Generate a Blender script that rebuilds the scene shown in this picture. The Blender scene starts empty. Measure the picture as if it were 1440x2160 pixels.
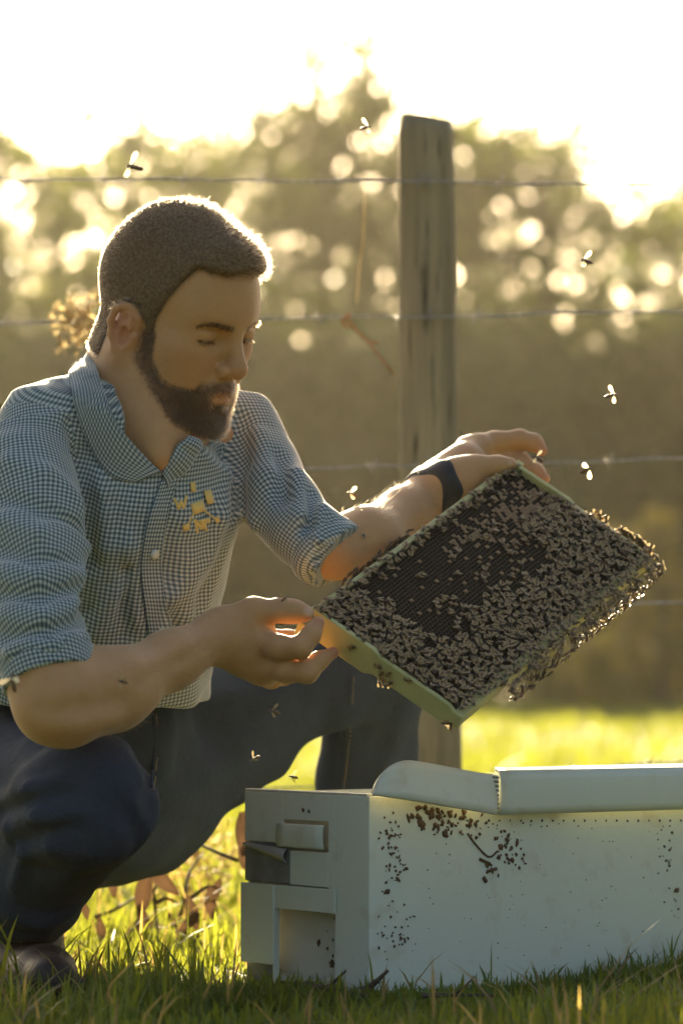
import bpy, bmesh, math, random
import numpy as np
from mathutils import Vector, Matrix, Euler

random.seed(7)
RNG = np.random.default_rng(11)
SC = bpy.context.scene
COL = SC.collection

# ------------------------------------------------------------------ camera
CAM_H = 0.33            # lens height above the grass
KPX = 1.514e-4          # metres per photo pixel per metre of distance
HORIZON = 1460.0        # photo row of the horizon
cam_data = bpy.data.cameras.new("camera")
cam = bpy.data.objects.new("camera", cam_data)
COL.objects.link(cam)
cam.location = (0, 0, CAM_H)
cam.rotation_euler = (math.radians(90), 0, 0)
cam_data.sensor_fit = 'VERTICAL'
cam_data.sensor_height = 24.0
cam_data.lens = 24.0 / (2160 * KPX)
cam_data.shift_y = (HORIZON - 1080.0) / 2160.0
cam_data.clip_start = 0.05
cam_data.clip_end = 3000
cam_data.dof.use_dof = True
cam_data.dof.focus_distance = 3.45
cam_data.dof.aperture_fstop = (cam_data.lens / 1000.0) / 0.0255
cam_data.dof.aperture_blades = 0
SC.camera = cam

# ------------------------------------------------------------------ sky, sun, exposure
SUN_ELEV, SUN_AZ = 19.0, -5.0      # degrees; azimuth measured from straight ahead, negative = to the left
world = bpy.data.worlds.new("World")
SC.world = world
world.use_nodes = True
wn = world.node_tree
sky = wn.nodes.new('ShaderNodeTexSky')
sky.sky_type = 'NISHITA'
sky.sun_disc = False
sky.sun_elevation = math.radians(SUN_ELEV)
sky.sun_rotation = math.radians(SUN_AZ)
sky.air_density = 1.0
sky.dust_density = 6.0
sky.ozone_density = 0.6
bg = wn.nodes['Background']
bg.inputs['Strength'].default_value = 0.05
wn.links.new(sky.outputs[0], bg.inputs['Color'])

sun_data = bpy.data.lights.new("sun", 'SUN')
sun_data.energy = 5.0
sun_data.angle = math.radians(0.5)
sun_data.color = (1.0, 0.81, 0.50)
sun = bpy.data.objects.new("sun", sun_data)
COL.objects.link(sun)
_sd = Vector((math.sin(math.radians(SUN_AZ)) * math.cos(math.radians(SUN_ELEV)),
              math.cos(math.radians(SUN_AZ)) * math.cos(math.radians(SUN_ELEV)),
              math.sin(math.radians(SUN_ELEV))))
sun.rotation_euler = (-_sd).to_track_quat('-Z', 'Y').to_euler()
sun.location = _sd * 60

SC.view_settings.view_transform = 'Standard'
SC.view_settings.look = 'None'
SC.view_settings.exposure = 2.5
SC.view_settings.gamma = 1.0
SC.view_settings.use_curve_mapping = False
SC.render.engine = 'CYCLES'
SC.cycles.use_denoising = True
SC.cycles.max_bounces = 8
SC.cycles.transparent_max_bounces = 12
SC.cycles.volume_bounces = 0
SC.cycles.use_adaptive_sampling = False

# ------------------------------------------------------------------ helpers
def W(u, v, y):
    """photo column, row and distance from the lens -> a point of the place"""
    return np.array([(u - 720.0) * KPX * y, y, CAM_H + (HORIZON - v) * KPX * y])

PX = lambda r, y: r * KPX * y            # photo pixels -> metres at distance y

def setp(o, **kw):
    for k, val in kw.items():
        o[k] = val
    return o

def empty(name, loc=(0, 0, 0), parent=None, **kw):
    o = bpy.data.objects.new(name, None)
    COL.objects.link(o)
    o.location = loc
    o.empty_display_size = 0.02
    if parent:
        o.parent = parent
    return setp(o, **kw)

def mesh_obj(name, verts, faces, mat=None, parent=None, smooth=True, **kw):
    me = bpy.data.meshes.new(name)
    if isinstance(faces, np.ndarray):
        verts = np.asarray(verts, dtype=np.float32)
        n = faces.shape[1]
        me.vertices.add(len(verts)); me.vertices.foreach_set('co', verts.ravel())
        me.loops.add(faces.size); me.loops.foreach_set('vertex_index', faces.ravel().astype(np.int32))
        me.polygons.add(len(faces))
        me.polygons.foreach_set('loop_start', np.arange(0, faces.size, n, dtype=np.int32))
        me.update(calc_edges=True)
        me.validate()
    else:
        me.from_pydata([tuple(map(float, v)) for v in verts], [], [tuple(f) for f in faces])
        me.update()
    if smooth:
        me.polygons.foreach_set('use_smooth', np.ones(len(me.polygons), dtype=bool))
    if mat:
        me.materials.append(mat)
    o = bpy.data.objects.new(name, me)
    COL.objects.link(o)
    if parent:
        o.parent = parent
        o.matrix_parent_inverse = Matrix.Identity(4)
        o.location = -Vector(parent.location) if parent.type == 'EMPTY' and parent.parent is None else (0, 0, 0)
    return setp(o, **kw)

class MB:
    """collects boxes, tubes and polygons into one mesh"""
    def __init__(s): s.v = []; s.f = []
    def add(s, vs, fs):
        b = len(s.v); s.v += [tuple(map(float, q)) for q in vs]; s.f += [tuple(i + b for i in f) for f in fs]; return s
    def box(s, c, h, M=None):
        vs = []
        for sx in (-1, 1):
            for sy in (-1, 1):
                for sz in (-1, 1):
                    q = Vector((sx * h[0], sy * h[1], sz * h[2]))
                    if M is not None: q = M @ q
                    vs.append(Vector(c) + q)
        return s.add(vs, [(0, 1, 3, 2), (4, 6, 7, 5), (0, 4, 5, 1), (2, 3, 7, 6), (0, 2, 6, 4), (1, 5, 7, 3)])
    def tube(s, pts, rad, n=8, cap=True):
        pts = [Vector(p) for p in pts]
        rad = rad if hasattr(rad, '__len__') else [rad] * len(pts)
        vs = []; ref = Vector((0.31, 0.17, 0.93))
        for i, p in enumerate(pts):
            t = (pts[min(i + 1, len(pts) - 1)] - pts[max(i - 1, 0)]).normalized()
            a = t.cross(ref)
            if a.length < 1e-4: a = t.cross(Vector((1, 0, 0)))
            a.normalize(); b = t.cross(a)
            for k in range(n):
                an = 2 * math.pi * k / n
                vs.append(p + (a * math.cos(an) + b * math.sin(an)) * rad[i])
        fs = []
        for i in range(len(pts) - 1):
            for k in range(n):
                fs.append((i * n + k, i * n + (k + 1) % n, (i + 1) * n + (k + 1) % n, (i + 1) * n + k))
        if cap:
            fs.append(tuple(range(n - 1, -1, -1))); fs.append(tuple(range((len(pts) - 1) * n, len(pts) * n)))
        return s.add(vs, fs)
    def build(s, name, mat, parent=None, smooth=True, **kw):
        return mesh_obj(name, s.v, s.f, mat, parent, smooth, **kw)

def bevel(o, w=0.002, seg=2):
    m = o.modifiers.new('bevel', 'BEVEL'); m.width = w; m.segments = seg; m.limit_method = 'ANGLE'; m.angle_limit = math.radians(40)
    return o

# ---- materials
def new_mat(name):
    m = bpy.data.materials.new(name); m.use_nodes = True
    nt = m.node_tree
    return m, nt, nt.nodes['Principled BSDF']

def N(nt, typ, **kw):
    n = nt.nodes.new(typ)
    for k, v in kw.items():
        if k in n.inputs: n.inputs[k].default_value = v
        else: setattr(n, k, v)
    return n

def ramp(nt, fac, stops):
    r = nt.nodes.new('ShaderNodeValToRGB')
    el = r.color_ramp.elements
    el[0].position, el[0].color = stops[0][0], (*stops[0][1], 1)
    el[1].position, el[1].color = stops[-1][0], (*stops[-1][1], 1)
    for p, c in stops[1:-1]:
        e = el.new(p); e.color = (*c, 1)
    nt.links.new(fac, r.inputs['Fac'])
    return r.outputs['Color']

def mixc(nt, fac, a, b, blend='MIX'):
    m = nt.nodes.new('ShaderNodeMix'); m.data_type = 'RGBA'; m.blend_type = blend
    for sock, val in ((m.inputs[0], fac), (m.inputs[6], a), (m.inputs[7], b)):
        if hasattr(val, 'is_linked') or hasattr(val, 'links'): nt.links.new(val, sock)
        elif isinstance(val, (int, float)): sock.default_value = val
        else: sock.default_value = (*val, 1) if len(val) == 3 else val
    return m.outputs[2]

def mathn(nt, op, a, b=None, clamp=False):
    m = nt.nodes.new('ShaderNodeMath'); m.operation = op; m.use_clamp = clamp
    for i, val in enumerate((a, b)):
        if val is None: continue
        if isinstance(val, (int, float)): m.inputs[i].default_value = val
        else: nt.links.new(val, m.inputs[i])
    return m.outputs[0]

def noise(nt, scale, detail=4, rough=0.55, coord='Object', dist=0.0, vec=None, stretch=None):
    n = N(nt, 'ShaderNodeTexNoise', Scale=scale, Detail=detail, Roughness=rough, Distortion=dist)
    if vec is None:
        tc = nt.nodes.new('ShaderNodeTexCoord'); vec = tc.outputs[coord]
    if stretch:
        mp = nt.nodes.new('ShaderNodeMapping'); mp.inputs['Scale'].default_value = stretch
        nt.links.new(vec, mp.inputs['Vector']); vec = mp.outputs[0]
    nt.links.new(vec, n.inputs['Vector'])
    return n.outputs['Fac']

def bump(nt, bsdf, h, strength=0.3, dist=0.002):
    b = N(nt, 'ShaderNodeBump', Strength=strength, Distance=dist)
    nt.links.new(h, b.inputs['Height']); nt.links.new(b.outputs[0], bsdf.inputs['Normal'])
    return b

def simple_mat(name, col, rough=0.6, var=0.25, scale=40, bumpd=0.0, spec=0.4, sheen=0):
    m, nt, b = new_mat(name)
    f = noise(nt, scale)
    lo = tuple(c * (1 - var) for c in col); hi = tuple(min(1, c * (1 + var)) for c in col)
    nt.links.new(ramp(nt, f, [(0.3, lo), (0.7, hi)]), b.inputs['Base Color'])
    b.inputs['Roughness'].default_value = rough
    b.inputs['Specular IOR Level'].default_value = spec
    if sheen: b.inputs['Sheen Weight'].default_value = sheen
    if bumpd: bump(nt, b, f, 0.6, bumpd)
    return m

def leaf_mat(name, col, trans, tw=0.5, rough=0.5, var=0.35, scale=3.0):
    """a thin leaf: diffuse face, light shining through"""
    m, nt, b = new_mat(name)
    f = noise(nt, scale, 2)
    ca = ramp(nt, f, [(0.25, tuple(c * (1 - var) for c in col)), (0.75, tuple(c * (1 + var) for c in col))])
    cb = ramp(nt, f, [(0.25, tuple(c * (1 - var) for c in trans)), (0.75, tuple(min(1, c * (1 + var)) for c in trans))])
    nt.links.new(ca, b.inputs['Base Color'])
    b.inputs['Roughness'].default_value = rough
    b.inputs['Specular IOR Level'].default_value = 0.3
    t = nt.nodes.new('ShaderNodeBsdfTranslucent'); nt.links.new(cb, t.inputs['Color'])
    mx = nt.nodes.new('ShaderNodeMixShader'); mx.inputs[0].default_value = tw
    nt.links.new(b.outputs[0], mx.inputs[1]); nt.links.new(t.outputs[0], mx.inputs[2])
    nt.links.new(mx.outputs[0], nt.nodes['Material Output'].inputs['Surface'])
    return m

# ------------------------------------------------------------------ signed-distance sculpting
def vnorm(a): return a / np.linalg.norm(a)

class Cone:
    def __init__(s, a, b, ra, rb, k=0.01, op='u', M=None):
        s.a = np.asarray(a, float); s.b = np.asarray(b, float); s.ra = ra; s.rb = rb; s.k = k; s.op = op
        s.ba = s.b - s.a; s.l2 = max(float(s.ba @ s.ba), 1e-12)
    def d(s, P):
        pa = P - s.a
        t = np.clip(pa @ s.ba / s.l2, 0, 1)
        q = pa - t[:, None] * s.ba
        return np.sqrt((q * q).sum(1)) - (s.ra + t * (s.rb - s.ra))
    def bounds(s): return (s.a + s.b) / 2, np.sqrt(s.l2) / 2 + max(s.ra, s.rb)

class Ell:
    def __init__(s, c, r, k=0.01, op='u', R=None):
        s.c = np.asarray(c, float); s.r = np.asarray(r, float); s.k = k; s.op = op
        s.R = None if R is None else np.asarray(R, float)      # rows = local axes
    def d(s, P):
        q = P - s.c
        if s.R is not None: q = q @ s.R.T
        k0 = np.sqrt(((q / s.r) ** 2).sum(1)); k1 = np.sqrt(((q / (s.r * s.r)) ** 2).sum(1))
        return k0 * (k0 - 1.0) / np.maximum(k1, 1e-9)
    def bounds(s): return s.c, float(s.r.max())

class Bump:
    """pushes the surface out (amp>0) or in (amp<0) round a segment"""
    def __init__(s, a, b, amp, w):
        s.a = np.asarray(a, float); s.b = np.asarray(b, float); s.amp = amp; s.w = w; s.op = 'b'; s.k = 0
        s.ba = s.b - s.a; s.l2 = max(float(s.ba @ s.ba), 1e-12)
    def f(s, P):
        pa = P - s.a
        t = np.clip(pa @ s.ba / s.l2, 0, 1)
        q = pa - t[:, None] * s.ba
        return -s.amp * np.exp(-(q * q).sum(1) / (s.w * s.w))
    def bounds(s): return (s.a + s.b) / 2, np.sqrt(s.l2) / 2 + 2.6 * s.w

class Slab:
    def __init__(s, c, n, half, k=0.001, op='i'):
        s.c = np.asarray(c, float); s.n = vnorm(np.asarray(n, float)); s.h = half; s.k = k; s.op = op
    def d(s, P): return np.abs((P - s.c) @ s.n) - s.h
    def bounds(s): return s.c, 10.0

class Loft:
    """tube of elliptical sections along a polyline; axis e1 = lateral, e2 = front"""
    def __init__(s, C, e1, e2, ra, rb, k=0.02, op='u', p=2.0):
        s.C = np.asarray(C, float); s.e1 = np.asarray(e1, float); s.e2 = np.asarray(e2, float)
        s.ra = np.asarray(ra, float); s.rb = np.asarray(rb, float); s.k = k; s.op = op; s.p = p
        s.len = np.concatenate([[0], np.cumsum(np.linalg.norm(np.diff(s.C, axis=0), axis=1))])
    def param(s, P):
        best = np.full(len(P), 1e9); seg = np.zeros(len(P), int); tt = np.zeros(len(P))
        for i in range(len(s.C) - 1):
            ba = s.C[i + 1] - s.C[i]; pa = P - s.C[i]
            t = np.clip(pa @ ba / (ba @ ba), 0, 1)
            q = pa - t[:, None] * ba; d2 = (q * q).sum(1)
            m = d2 < best
            best[m] = d2[m]; seg[m] = i; tt[m] = t[m]
        return seg, tt
    def local(s, P):
        seg, t = s.param(P)
        w = (t * t * (3 - 2 * t))[:, None]; u = t[:, None]
        c = s.C[seg] * (1 - u) + s.C[seg + 1] * u
        a = s.e1[seg] * (1 - w) + s.e1[seg + 1] * w; a /= np.linalg.norm(a, axis=1)[:, None]
        b = s.e2[seg] * (1 - w) + s.e2[seg + 1] * w
        b -= (b * a).sum(1)[:, None] * a; b /= np.linalg.norm(b, axis=1)[:, None]
        n = np.cross(a, b)
        q = P - c
        ra = s.ra[seg] * (1 - w[:, 0]) + s.ra[seg + 1] * w[:, 0]; rb = s.rb[seg] * (1 - w[:, 0]) + s.rb[seg + 1] * w[:, 0]
        L = s.len[seg] * (1 - t) + s.len[seg + 1] * t
        return (q * a).sum(1), (q * b).sum(1), (q * n).sum(1), ra, rb, L
    def d(s, P):
        x, y, z, ra, rb, L = s.local(P)
        if s.p == 2.0:
            k0 = np.sqrt((x / ra) ** 2 + (y / rb) ** 2)
        else:
            k0 = (np.abs(x / ra) ** s.p + np.abs(y / rb) ** s.p) ** (1 / s.p)
        k1 = np.sqrt((x / ra ** 2) ** 2 + (y / rb ** 2) ** 2)
        d = np.where(k1 > 1e-6, k0 * (k0 - 1) / np.maximum(k1, 1e-6), -np.minimum(ra, rb))
        end = (L <= 1e-6) | (L >= s.len[-1] - 1e-6)
        e = np.abs(z)
        return np.where(end, np.maximum(d, e) , d)
    def bounds(s):
        c = (s.C.max(0) + s.C.min(0)) / 2
        return c, float(np.linalg.norm(s.C - c, axis=1).max() + max(s.ra.max(), s.rb.max()))

def combine(prims, P):
    d = np.full(len(P), 1.0)
    for pr in prims:
        if pr.op == 'b':
            d = d + pr.f(P); continue
        q = pr.d(P); k = pr.k
        if pr.op == 'u':
            h = np.maximum(k - np.abs(d - q), 0) / k
            d = np.minimum(d, q) - h * h * k * 0.25
        elif pr.op == 's':
            h = np.maximum(k - np.abs(d + q), 0) / k
            d = np.maximum(d, -q) + h * h * k * 0.25
        elif pr.op == 'i':
            h = np.maximum(k - np.abs(d - q), 0) / k
            d = np.maximum(d, q) + h * h * k * 0.25
    return d

def sdf_mesh(prims, h, keep=None, extra=None, B=14):
    """surface nets on the blocks of a lattice that the surface passes through"""
    lo = np.min([p.bounds()[0] - p.bounds()[1] for p in prims if p.op == 'u'], axis=0) - 3 * h
    hi = np.max([p.bounds()[0] + p.bounds()[1] for p in prims if p.op == 'u'], axis=0) + 3 * h
    nb = np.ceil((hi - lo) / (B * h)).astype(int)
    dims = nb * B + 1
    gx = [np.arange(n) for n in nb]
    bc = np.stack(np.meshgrid(*gx, indexing='ij'), -1).reshape(-1, 3)
    cen = lo + (bc + 0.5) * B * h
    R = B * h * 0.5 * math.sqrt(3)
    if keep is not None:
        m = keep(cen, R); bc = bc[m]; cen = cen[m]
    d0 = np.concatenate([combine(prims, c) for c in np.array_split(cen, max(1, len(cen) // 40000))])
    m = np.abs(d0) < R * 1.45 + 0.012
    bc = bc[m]; cen = cen[m]
    ar = np.arange(B + 1)
    off = np.stack(np.meshgrid(ar, ar, ar, indexing='ij'), -1).reshape(-1, 3)
    keys = []; vpos = []; quads = []
    S1, S2 = int(dims[1] * dims[2]), int(dims[2])
    bb = [p.bounds() for p in prims]
    bcen = np.array([q[0] for q in bb]); brad = np.array([q[1] for q in bb]); bk = np.array([p.k for p in prims])
    for b, c in zip(bc, cen):
        act = np.linalg.norm(bcen - c, axis=1) < brad + R + bk + 0.022
        sub = [p for p, a in zip(prims, act) if a]
        if not any(p.op == 'u' for p in sub): continue
        P = lo + (b * B + off) * h
        V = combine(sub, P)
        if extra is not None: V = V + extra(P)
        V = V.reshape(B + 1, B + 1, B + 1)
        neg = V < 0
        if neg.all() or not neg.any(): continue
        cnt = np.zeros((B, B, B)); pos = np.zeros((B, B, B, 3))
        I = np.stack(np.meshgrid(*[np.arange(B)] * 3, indexing='ij'), -1)
        for ax in range(3):
            A = np.moveaxis(V, ax, 0)
            a0, a1 = A[:-1], A[1:]
            cross = (a0 < 0) != (a1 < 0)
            t = np.where(cross, a0 / np.where(cross, a0 - a1, 1), 0)
            for dj in (0, 1):
                for dk in (0, 1):
                    cr = cross[:, dj:dj + B, dk:dk + B]; tt = t[:, dj:dj + B, dk:dk + B]
                    loc = np.zeros((B, B, B, 3)); loc[..., 0] = tt; loc[..., 1] = dj; loc[..., 2] = dk
                    loc = loc * cr[..., None]
                    inv = [0, 1, 2]
                    # undo the moveaxis for both the grid and the coordinate order
                    loc = np.moveaxis(loc, 0, ax); cr2 = np.moveaxis(cr, 0, ax)
                    order = [ax] + [x for x in range(3) if x != ax]
                    out = np.zeros_like(loc)
                    for n_, o_ in enumerate(order): out[..., o_] = loc[..., n_]
                    pos += out; cnt += cr2
            # quads on this axis: corner index in own range on the two other axes
            cr = cross[:, :B, :B]
            idx = np.argwhere(cr)
            if len(idx):
                s0 = a0[:, :B, :B][cr] < 0
                order = [ax] + [x for x in range(3) if x != ax]
                g = np.zeros_like(idx)
                for n_, o_ in enumerate(order): g[:, o_] = idx[:, n_]
                g = g + b * B
                j, k = order[1], order[2]
                e = np.eye(3, dtype=int)
                c00 = g - e[j] - e[k]; c10 = g - e[k]; c11 = g; c01 = g - e[j]
                q = np.stack([x[:, 0] * S1 + x[:, 1] * S2 + x[:, 2] for x in (c00, c10, c11, c01)], 1)
                flip = s0 if ax != 1 else ~s0
                q[~flip] = q[~flip][:, ::-1]
                quads.append(q)
        mk = cnt > 0
        ids = I[mk] + b * B
        keys.append(ids[:, 0] * S1 + ids[:, 1] * S2 + ids[:, 2])
        vpos.append(lo + (ids + pos[mk] / cnt[mk][:, None]) * h)
    keys = np.concatenate(keys); vpos = np.concatenate(vpos); quads = np.concatenate(quads)
    o = np.argsort(keys); keys = keys[o]; vpos = vpos[o]
    q = np.searchsorted(keys, quads); q = np.minimum(q, len(keys) - 1)
    ok = (keys[q] == quads).all(1)
    return vpos, q[ok]

def grad(prims, P, e=1e-3):
    g = np.zeros_like(P)
    for i in range(3):
        dv = np.zeros(3); dv[i] = e
        g[:, i] = combine(prims, P + dv) - combine(prims, P - dv)
    return g / np.maximum(np.linalg.norm(g, axis=1), 1e-9)[:, None]

def snap(prims, uv, off=0.0, y0=2.9, y1=4.6):
    """where the sight line of each photo point meets the sculpted surface"""
    uv = np.asarray(uv, float).reshape(-1, 2)
    y = np.full(len(uv), y0)
    def pts(y): return np.stack([(uv[:, 0] - 720) * KPX * y, y, CAM_H + (HORIZON - uv[:, 1]) * KPX * y], 1)
    hit = np.zeros(len(uv), bool)
    for _ in range(160):
        d = combine(prims, pts(y))
        hit |= d < 4e-4
        y = np.where(hit, y, y + np.clip(d * 0.8, 2e-4, 0.05))
        y = np.minimum(y, y1)
    P = pts(y)
    if off: P = P + grad(prims, P) * off
    return P

def grid_faces(nu, nv, closed_u=False):
    f = []
    for i in range(nu - (0 if closed_u else 1)):
        for j in range(nv - 1):
            a = i * nv + j; b = ((i + 1) % nu) * nv + j
            f.append((a, b, b + 1, a + 1))
    return f

def sheet(name, G, thick, mat, parent, nrm=None, uv=None, **kw):
    """grid of points (nu,nv,3) -> thin solid"""
    G = np.asarray(G, float); nu, nv = G.shape[:2]
    o = mesh_obj(name, G.reshape(-1, 3), grid_faces(nu, nv), mat, parent, **kw)
    if uv is not None:
        lay = o.data.uv_layers.new(name='UVMap'); U = np.asarray(uv, float).reshape(-1, 2)
        for li, l in enumerate(o.data.loops): lay.data[li].uv = U[l.vertex_index]
    m = o.modifiers.new('solid', 'SOLIDIFY'); m.thickness = thick; m.offset = 0
    return o

def spline(pts, n):
    """Catmull-Rom through pts, n samples"""
    p = np.asarray(pts, float)
    if len(p) == 2: 
        t = np.linspace(0, 1, n)[:, None]; return p[0] * (1 - t) + p[1] * t
    ext = np.vstack([2 * p[0] - p[1], p, 2 * p[-1] - p[-2]])
    out = []
    for s in np.linspace(0, len(p) - 1, n):
        i = min(int(s), len(p) - 2); t = s - i
        a, b, c, d = ext[i:i + 4]
        out.append(0.5 * ((2 * b) + (c - a) * t + (2 * a - 5 * b + 4 * c - d) * t * t + (-a + 3 * b - 3 * c + d) * t ** 3))
    return np.array(out)
# ================================================================== ground
def grass_ground():
    m, nt, b = new_mat('meadow_soil')
    f = noise(nt, 1.4, 6); g = noise(nt, 22, 4)
    c = mixc(nt, f, (.050, .075, .012), (.105, .120, .022)); c = mixc(nt, mathn(nt, 'MULTIPLY', g, .5), c, (.075, .058, .022))
    nt.links.new(c, b.inputs['Base Color']); b.inputs['Roughness'].default_value = .9; b.inputs['Specular IOR Level'].default_value = .1
    bump(nt, b, g, .8, .03)
    return m
def hgt(x, y):
    return .012 * np.sin(3.1 * x + .7) * np.sin(2.3 * y) * np.clip((y - 4.3) / 2, 0, 1) + .10 * np.sin(.35 * x + .3 * y) * np.clip((y - 12) / 20, 0, 1)
xs = np.concatenate([-np.geomspace(700, 6, 24), np.linspace(-5, 5, 41), np.geomspace(6, 700, 24)])
ys = np.concatenate([[-60, -20, -5], np.linspace(0, 14, 57), np.geomspace(15, 1500, 40)])
GX, GY = np.meshgrid(xs, ys, indexing='ij')
gv = np.stack([GX, GY, hgt(GX, GY)], -1).reshape(-1, 3)
mesh_obj('ground', gv, grid_faces(len(xs), len(ys)), grass_ground(), kind='structure')

def blades(n, xr, yr, hr, wid, seed, dens=None, bend=.5, scale_far=0):
    r = np.random.default_rng(seed)
    x = r.uniform(*xr, n); y = r.uniform(*yr, n)
    # keep to the wedge the lens can see, with a margin to the sides
    k = np.abs(x) < .125 * y + .55
    if dens is not None: k &= dens(x, y, r)
    x, y = x[k], y[k]; n = len(x)
    h = r.uniform(*hr, n) * (.75 + .5 * np.sin(5 * x + 3 * y) * np.sin(4 * y - 2 * x)) * (.6 + .6 * r.random(n) ** 2)
    a = r.uniform(0, 2 * np.pi, n); lean = r.normal(0, bend, n) * h
    w = wid * r.uniform(.6, 1.3, n) * (1 + scale_far * np.maximum(0, y - 5))
    dx, dy = np.cos(a), np.sin(a); px, py = -dy, dx
    z0 = hgt(x, y) - .004
    V = np.zeros((n, 7, 3))
    for i, (t, ws) in enumerate(((0, 1), (.4, .95), (.75, .65))):
        cx = x + dx * lean * t * t; cy = y + dy * lean * t * t; cz = z0 + h * (t - .12 * np.abs(lean / h) * t * t)
        for sgn, j in ((-1, 2 * i), (1, 2 * i + 1)):
            V[:, j] = np.stack([cx + sgn * px * w * ws / 2, cy + sgn * py * w * ws / 2, cz], 1)
    V[:, 6] = np.stack([x + dx * lean, y + dy * lean, z0 + h * (1 - .12 * np.abs(lean / h))], 1)
    base = (np.arange(n) * 7)[:, None]
    Q = np.concatenate([base + np.array([0, 1, 3, 2]), base + np.array([2, 3, 5, 4])]).astype(np.int32)
    T = (base + np.array([4, 5, 6])).astype(np.int32)
    me = bpy.data.meshes.new('grass'); V = V.reshape(-1, 3).astype(np.float32)
    me.vertices.add(len(V)); me.vertices.foreach_set('co', V.ravel())
    me.loops.add(Q.size + T.size); me.loops.foreach_set('vertex_index', np.concatenate([Q.ravel(), T.ravel()]))
    me.polygons.add(len(Q) + len(T))
    me.polygons.foreach_set('loop_start', np.concatenate([np.arange(0, Q.size, 4), Q.size + np.arange(0, T.size, 3)]).astype(np.int32))
    me.update(calc_edges=True)
    return me
GRASS = leaf_mat('grass_blade', (.088, .140, .024), (.25, .27, .024), .48, .45, .4, 6.0)
DRYG = leaf_mat('dry_grass_blade', (.20, .15, .06), (.50, .36, .10), .45, .6, .3, 8.0)
def patchy(x, y, r): return r.random(len(x)) < .35 + .65 * (.5 + .5 * np.sin(1.9 * x + 1.1 * y) * np.sin(1.3 * y - 1.7 * x))
def clear(x, y, r=None):
    """no blades inside the hive box"""
    q = np.stack([x - BOX_O[0], y - BOX_O[1]], 1); u = q @ BOX_U[:2]; w = q @ BOX_V[:2]
    return ~((u > .004) & (u < BOX_L) & (w > .004) & (w < BOX_W))
# hive box placement: near lower corner, long side along BOX_U, short end along BOX_V
BOX_A = math.radians(37)
BOX_O = np.array([(778 - 720) * KPX * 3.40, 3.40, 0.0]); BOX_U = np.array([math.cos(BOX_A), math.sin(BOX_A), 0]); BOX_V = np.array([-math.sin(BOX_A), math.cos(BOX_A), 0])
BOX_L, BOX_W, BOX_H = .52, .30, .215
for name, mat, args in (
    ('grass', GRASS, dict(n=95000, xr=(-1.3, 1.4), yr=(2.75, 4.9), hr=(.014, .047), wid=.0031, seed=1, dens=clear)),
    ('grass', GRASS, dict(n=110000, xr=(-2.3, 2.3), yr=(4.7, 11), hr=(.05, .13), wid=.006, seed=2, dens=patchy, scale_far=.12)),
    ('grass', GRASS, dict(n=170000, xr=(-12, 12), yr=(10, 75), hr=(.05, .14), wid=.02, seed=3, dens=patchy, scale_far=.03)),
    ('dry_grass', DRYG, dict(n=3500, xr=(-1.3, 1.4), yr=(2.9, 7), hr=(.05, .12), wid=.0034, seed=4, dens=clear, bend=.9)),
    ('grass', GRASS, dict(n=9000, xr=(-.25, .62), yr=(3.05, 3.8), hr=(.035, .068), wid=.0033, seed=15, dens=lambda x, y, r: clear(x, y) & (np.abs((np.stack([x - BOX_O[0], y - BOX_O[1]], 1) @ BOX_V[:2])) < .10))),
    ('grass', GRASS, dict(n=70, xr=(-.2, .62), yr=(3.2, 3.42), hr=(.06, .11), wid=.0042, seed=5, dens=clear, bend=.6)),
    ('grass', GRASS, dict(n=170, xr=(-.58, -.15), yr=(3.3, 3.9), hr=(.07, .13), wid=.0046, seed=6, dens=clear, bend=.7))):
    me = blades(**args); me.materials.append(mat)
    o = bpy.data.objects.new(name, me); COL.objects.link(o); o['kind'] = 'stuff'
    o['label'] = 'green sunlit grass growing over the whole field' if name == 'grass' else 'thin straw-coloured dry grass blades among the green'
    o['category'] = 'grass'

# ================================================================== fence
def wood(name, c1, c2, stretch):
    m, nt, b = new_mat(name)
    f = noise(nt, 26, 6, .65, stretch=stretch, dist=.4); g = noise(nt, 5, 4); k = noise(nt, 130, 3, stretch=stretch)
    c = ramp(nt, f, [(.3, c1), (.52, tuple(.5 * (a + b_) for a, b_ in zip(c1, c2))), (.72, c2)])
    c = mixc(nt, mathn(nt, 'MULTIPLY', g, .35), c, (.12, .115, .06))
    crack = ramp(nt, k, [(.30, (.35, .35, .35)), (.42, (1, 1, 1))])
    c = mixc(nt, 1.0, c, crack, 'MULTIPLY')
    nt.links.new(c, b.inputs['Base Color']); b.inputs['Roughness'].default_value = .85; b.inputs['Specular IOR Level'].default_value = .2
    bump(nt, b, mathn(nt, 'ADD', f, k), .7, .004)
    return m
POSTW = wood('weathered_post', (.19, .145, .088), (.42, .335, .21), (1, 1, .07))
WIRE = simple_mat('galvanised_wire', (.30, .29, .27), .45, .3, 90)
WIRE.node_tree.nodes['Principled BSDF'].inputs['Metallic'].default_value = .7
YP = 4.55
pc = np.array([(908 - 720) * KPX * YP, YP + .04, 0]); ph = CAM_H + (HORIZON - 243) * KPX * YP
post = empty('fence_post', (pc[0], pc[1], 0), label='round weathered wooden fence post holding strands of barbed wire', category='fence post')
nseg, nring = 28, 60; vs = []; fs = []
r_ = np.random.default_rng(3)
for j in range(nring + 1):
    t = j / nring; z = -.15 + (ph + .15) * t
    for i in range(nseg):
        a = 2 * math.pi * i / nseg
        r = (.0475 - .0075 * t) * (1 + .025 * math.sin(3 * a + 2.1 * z) + .02 * math.sin(7 * a - 5 * z) + .012 * math.sin(13 * a + 1.3) ) 
        if j == nring: r *= .93
        vs.append((pc[0] + r * math.cos(a) - .012 * (t - .4), pc[1] + r * math.sin(a), z + (.004 * math.sin(2 * a) if j >= nring - 1 else 0)))
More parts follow.
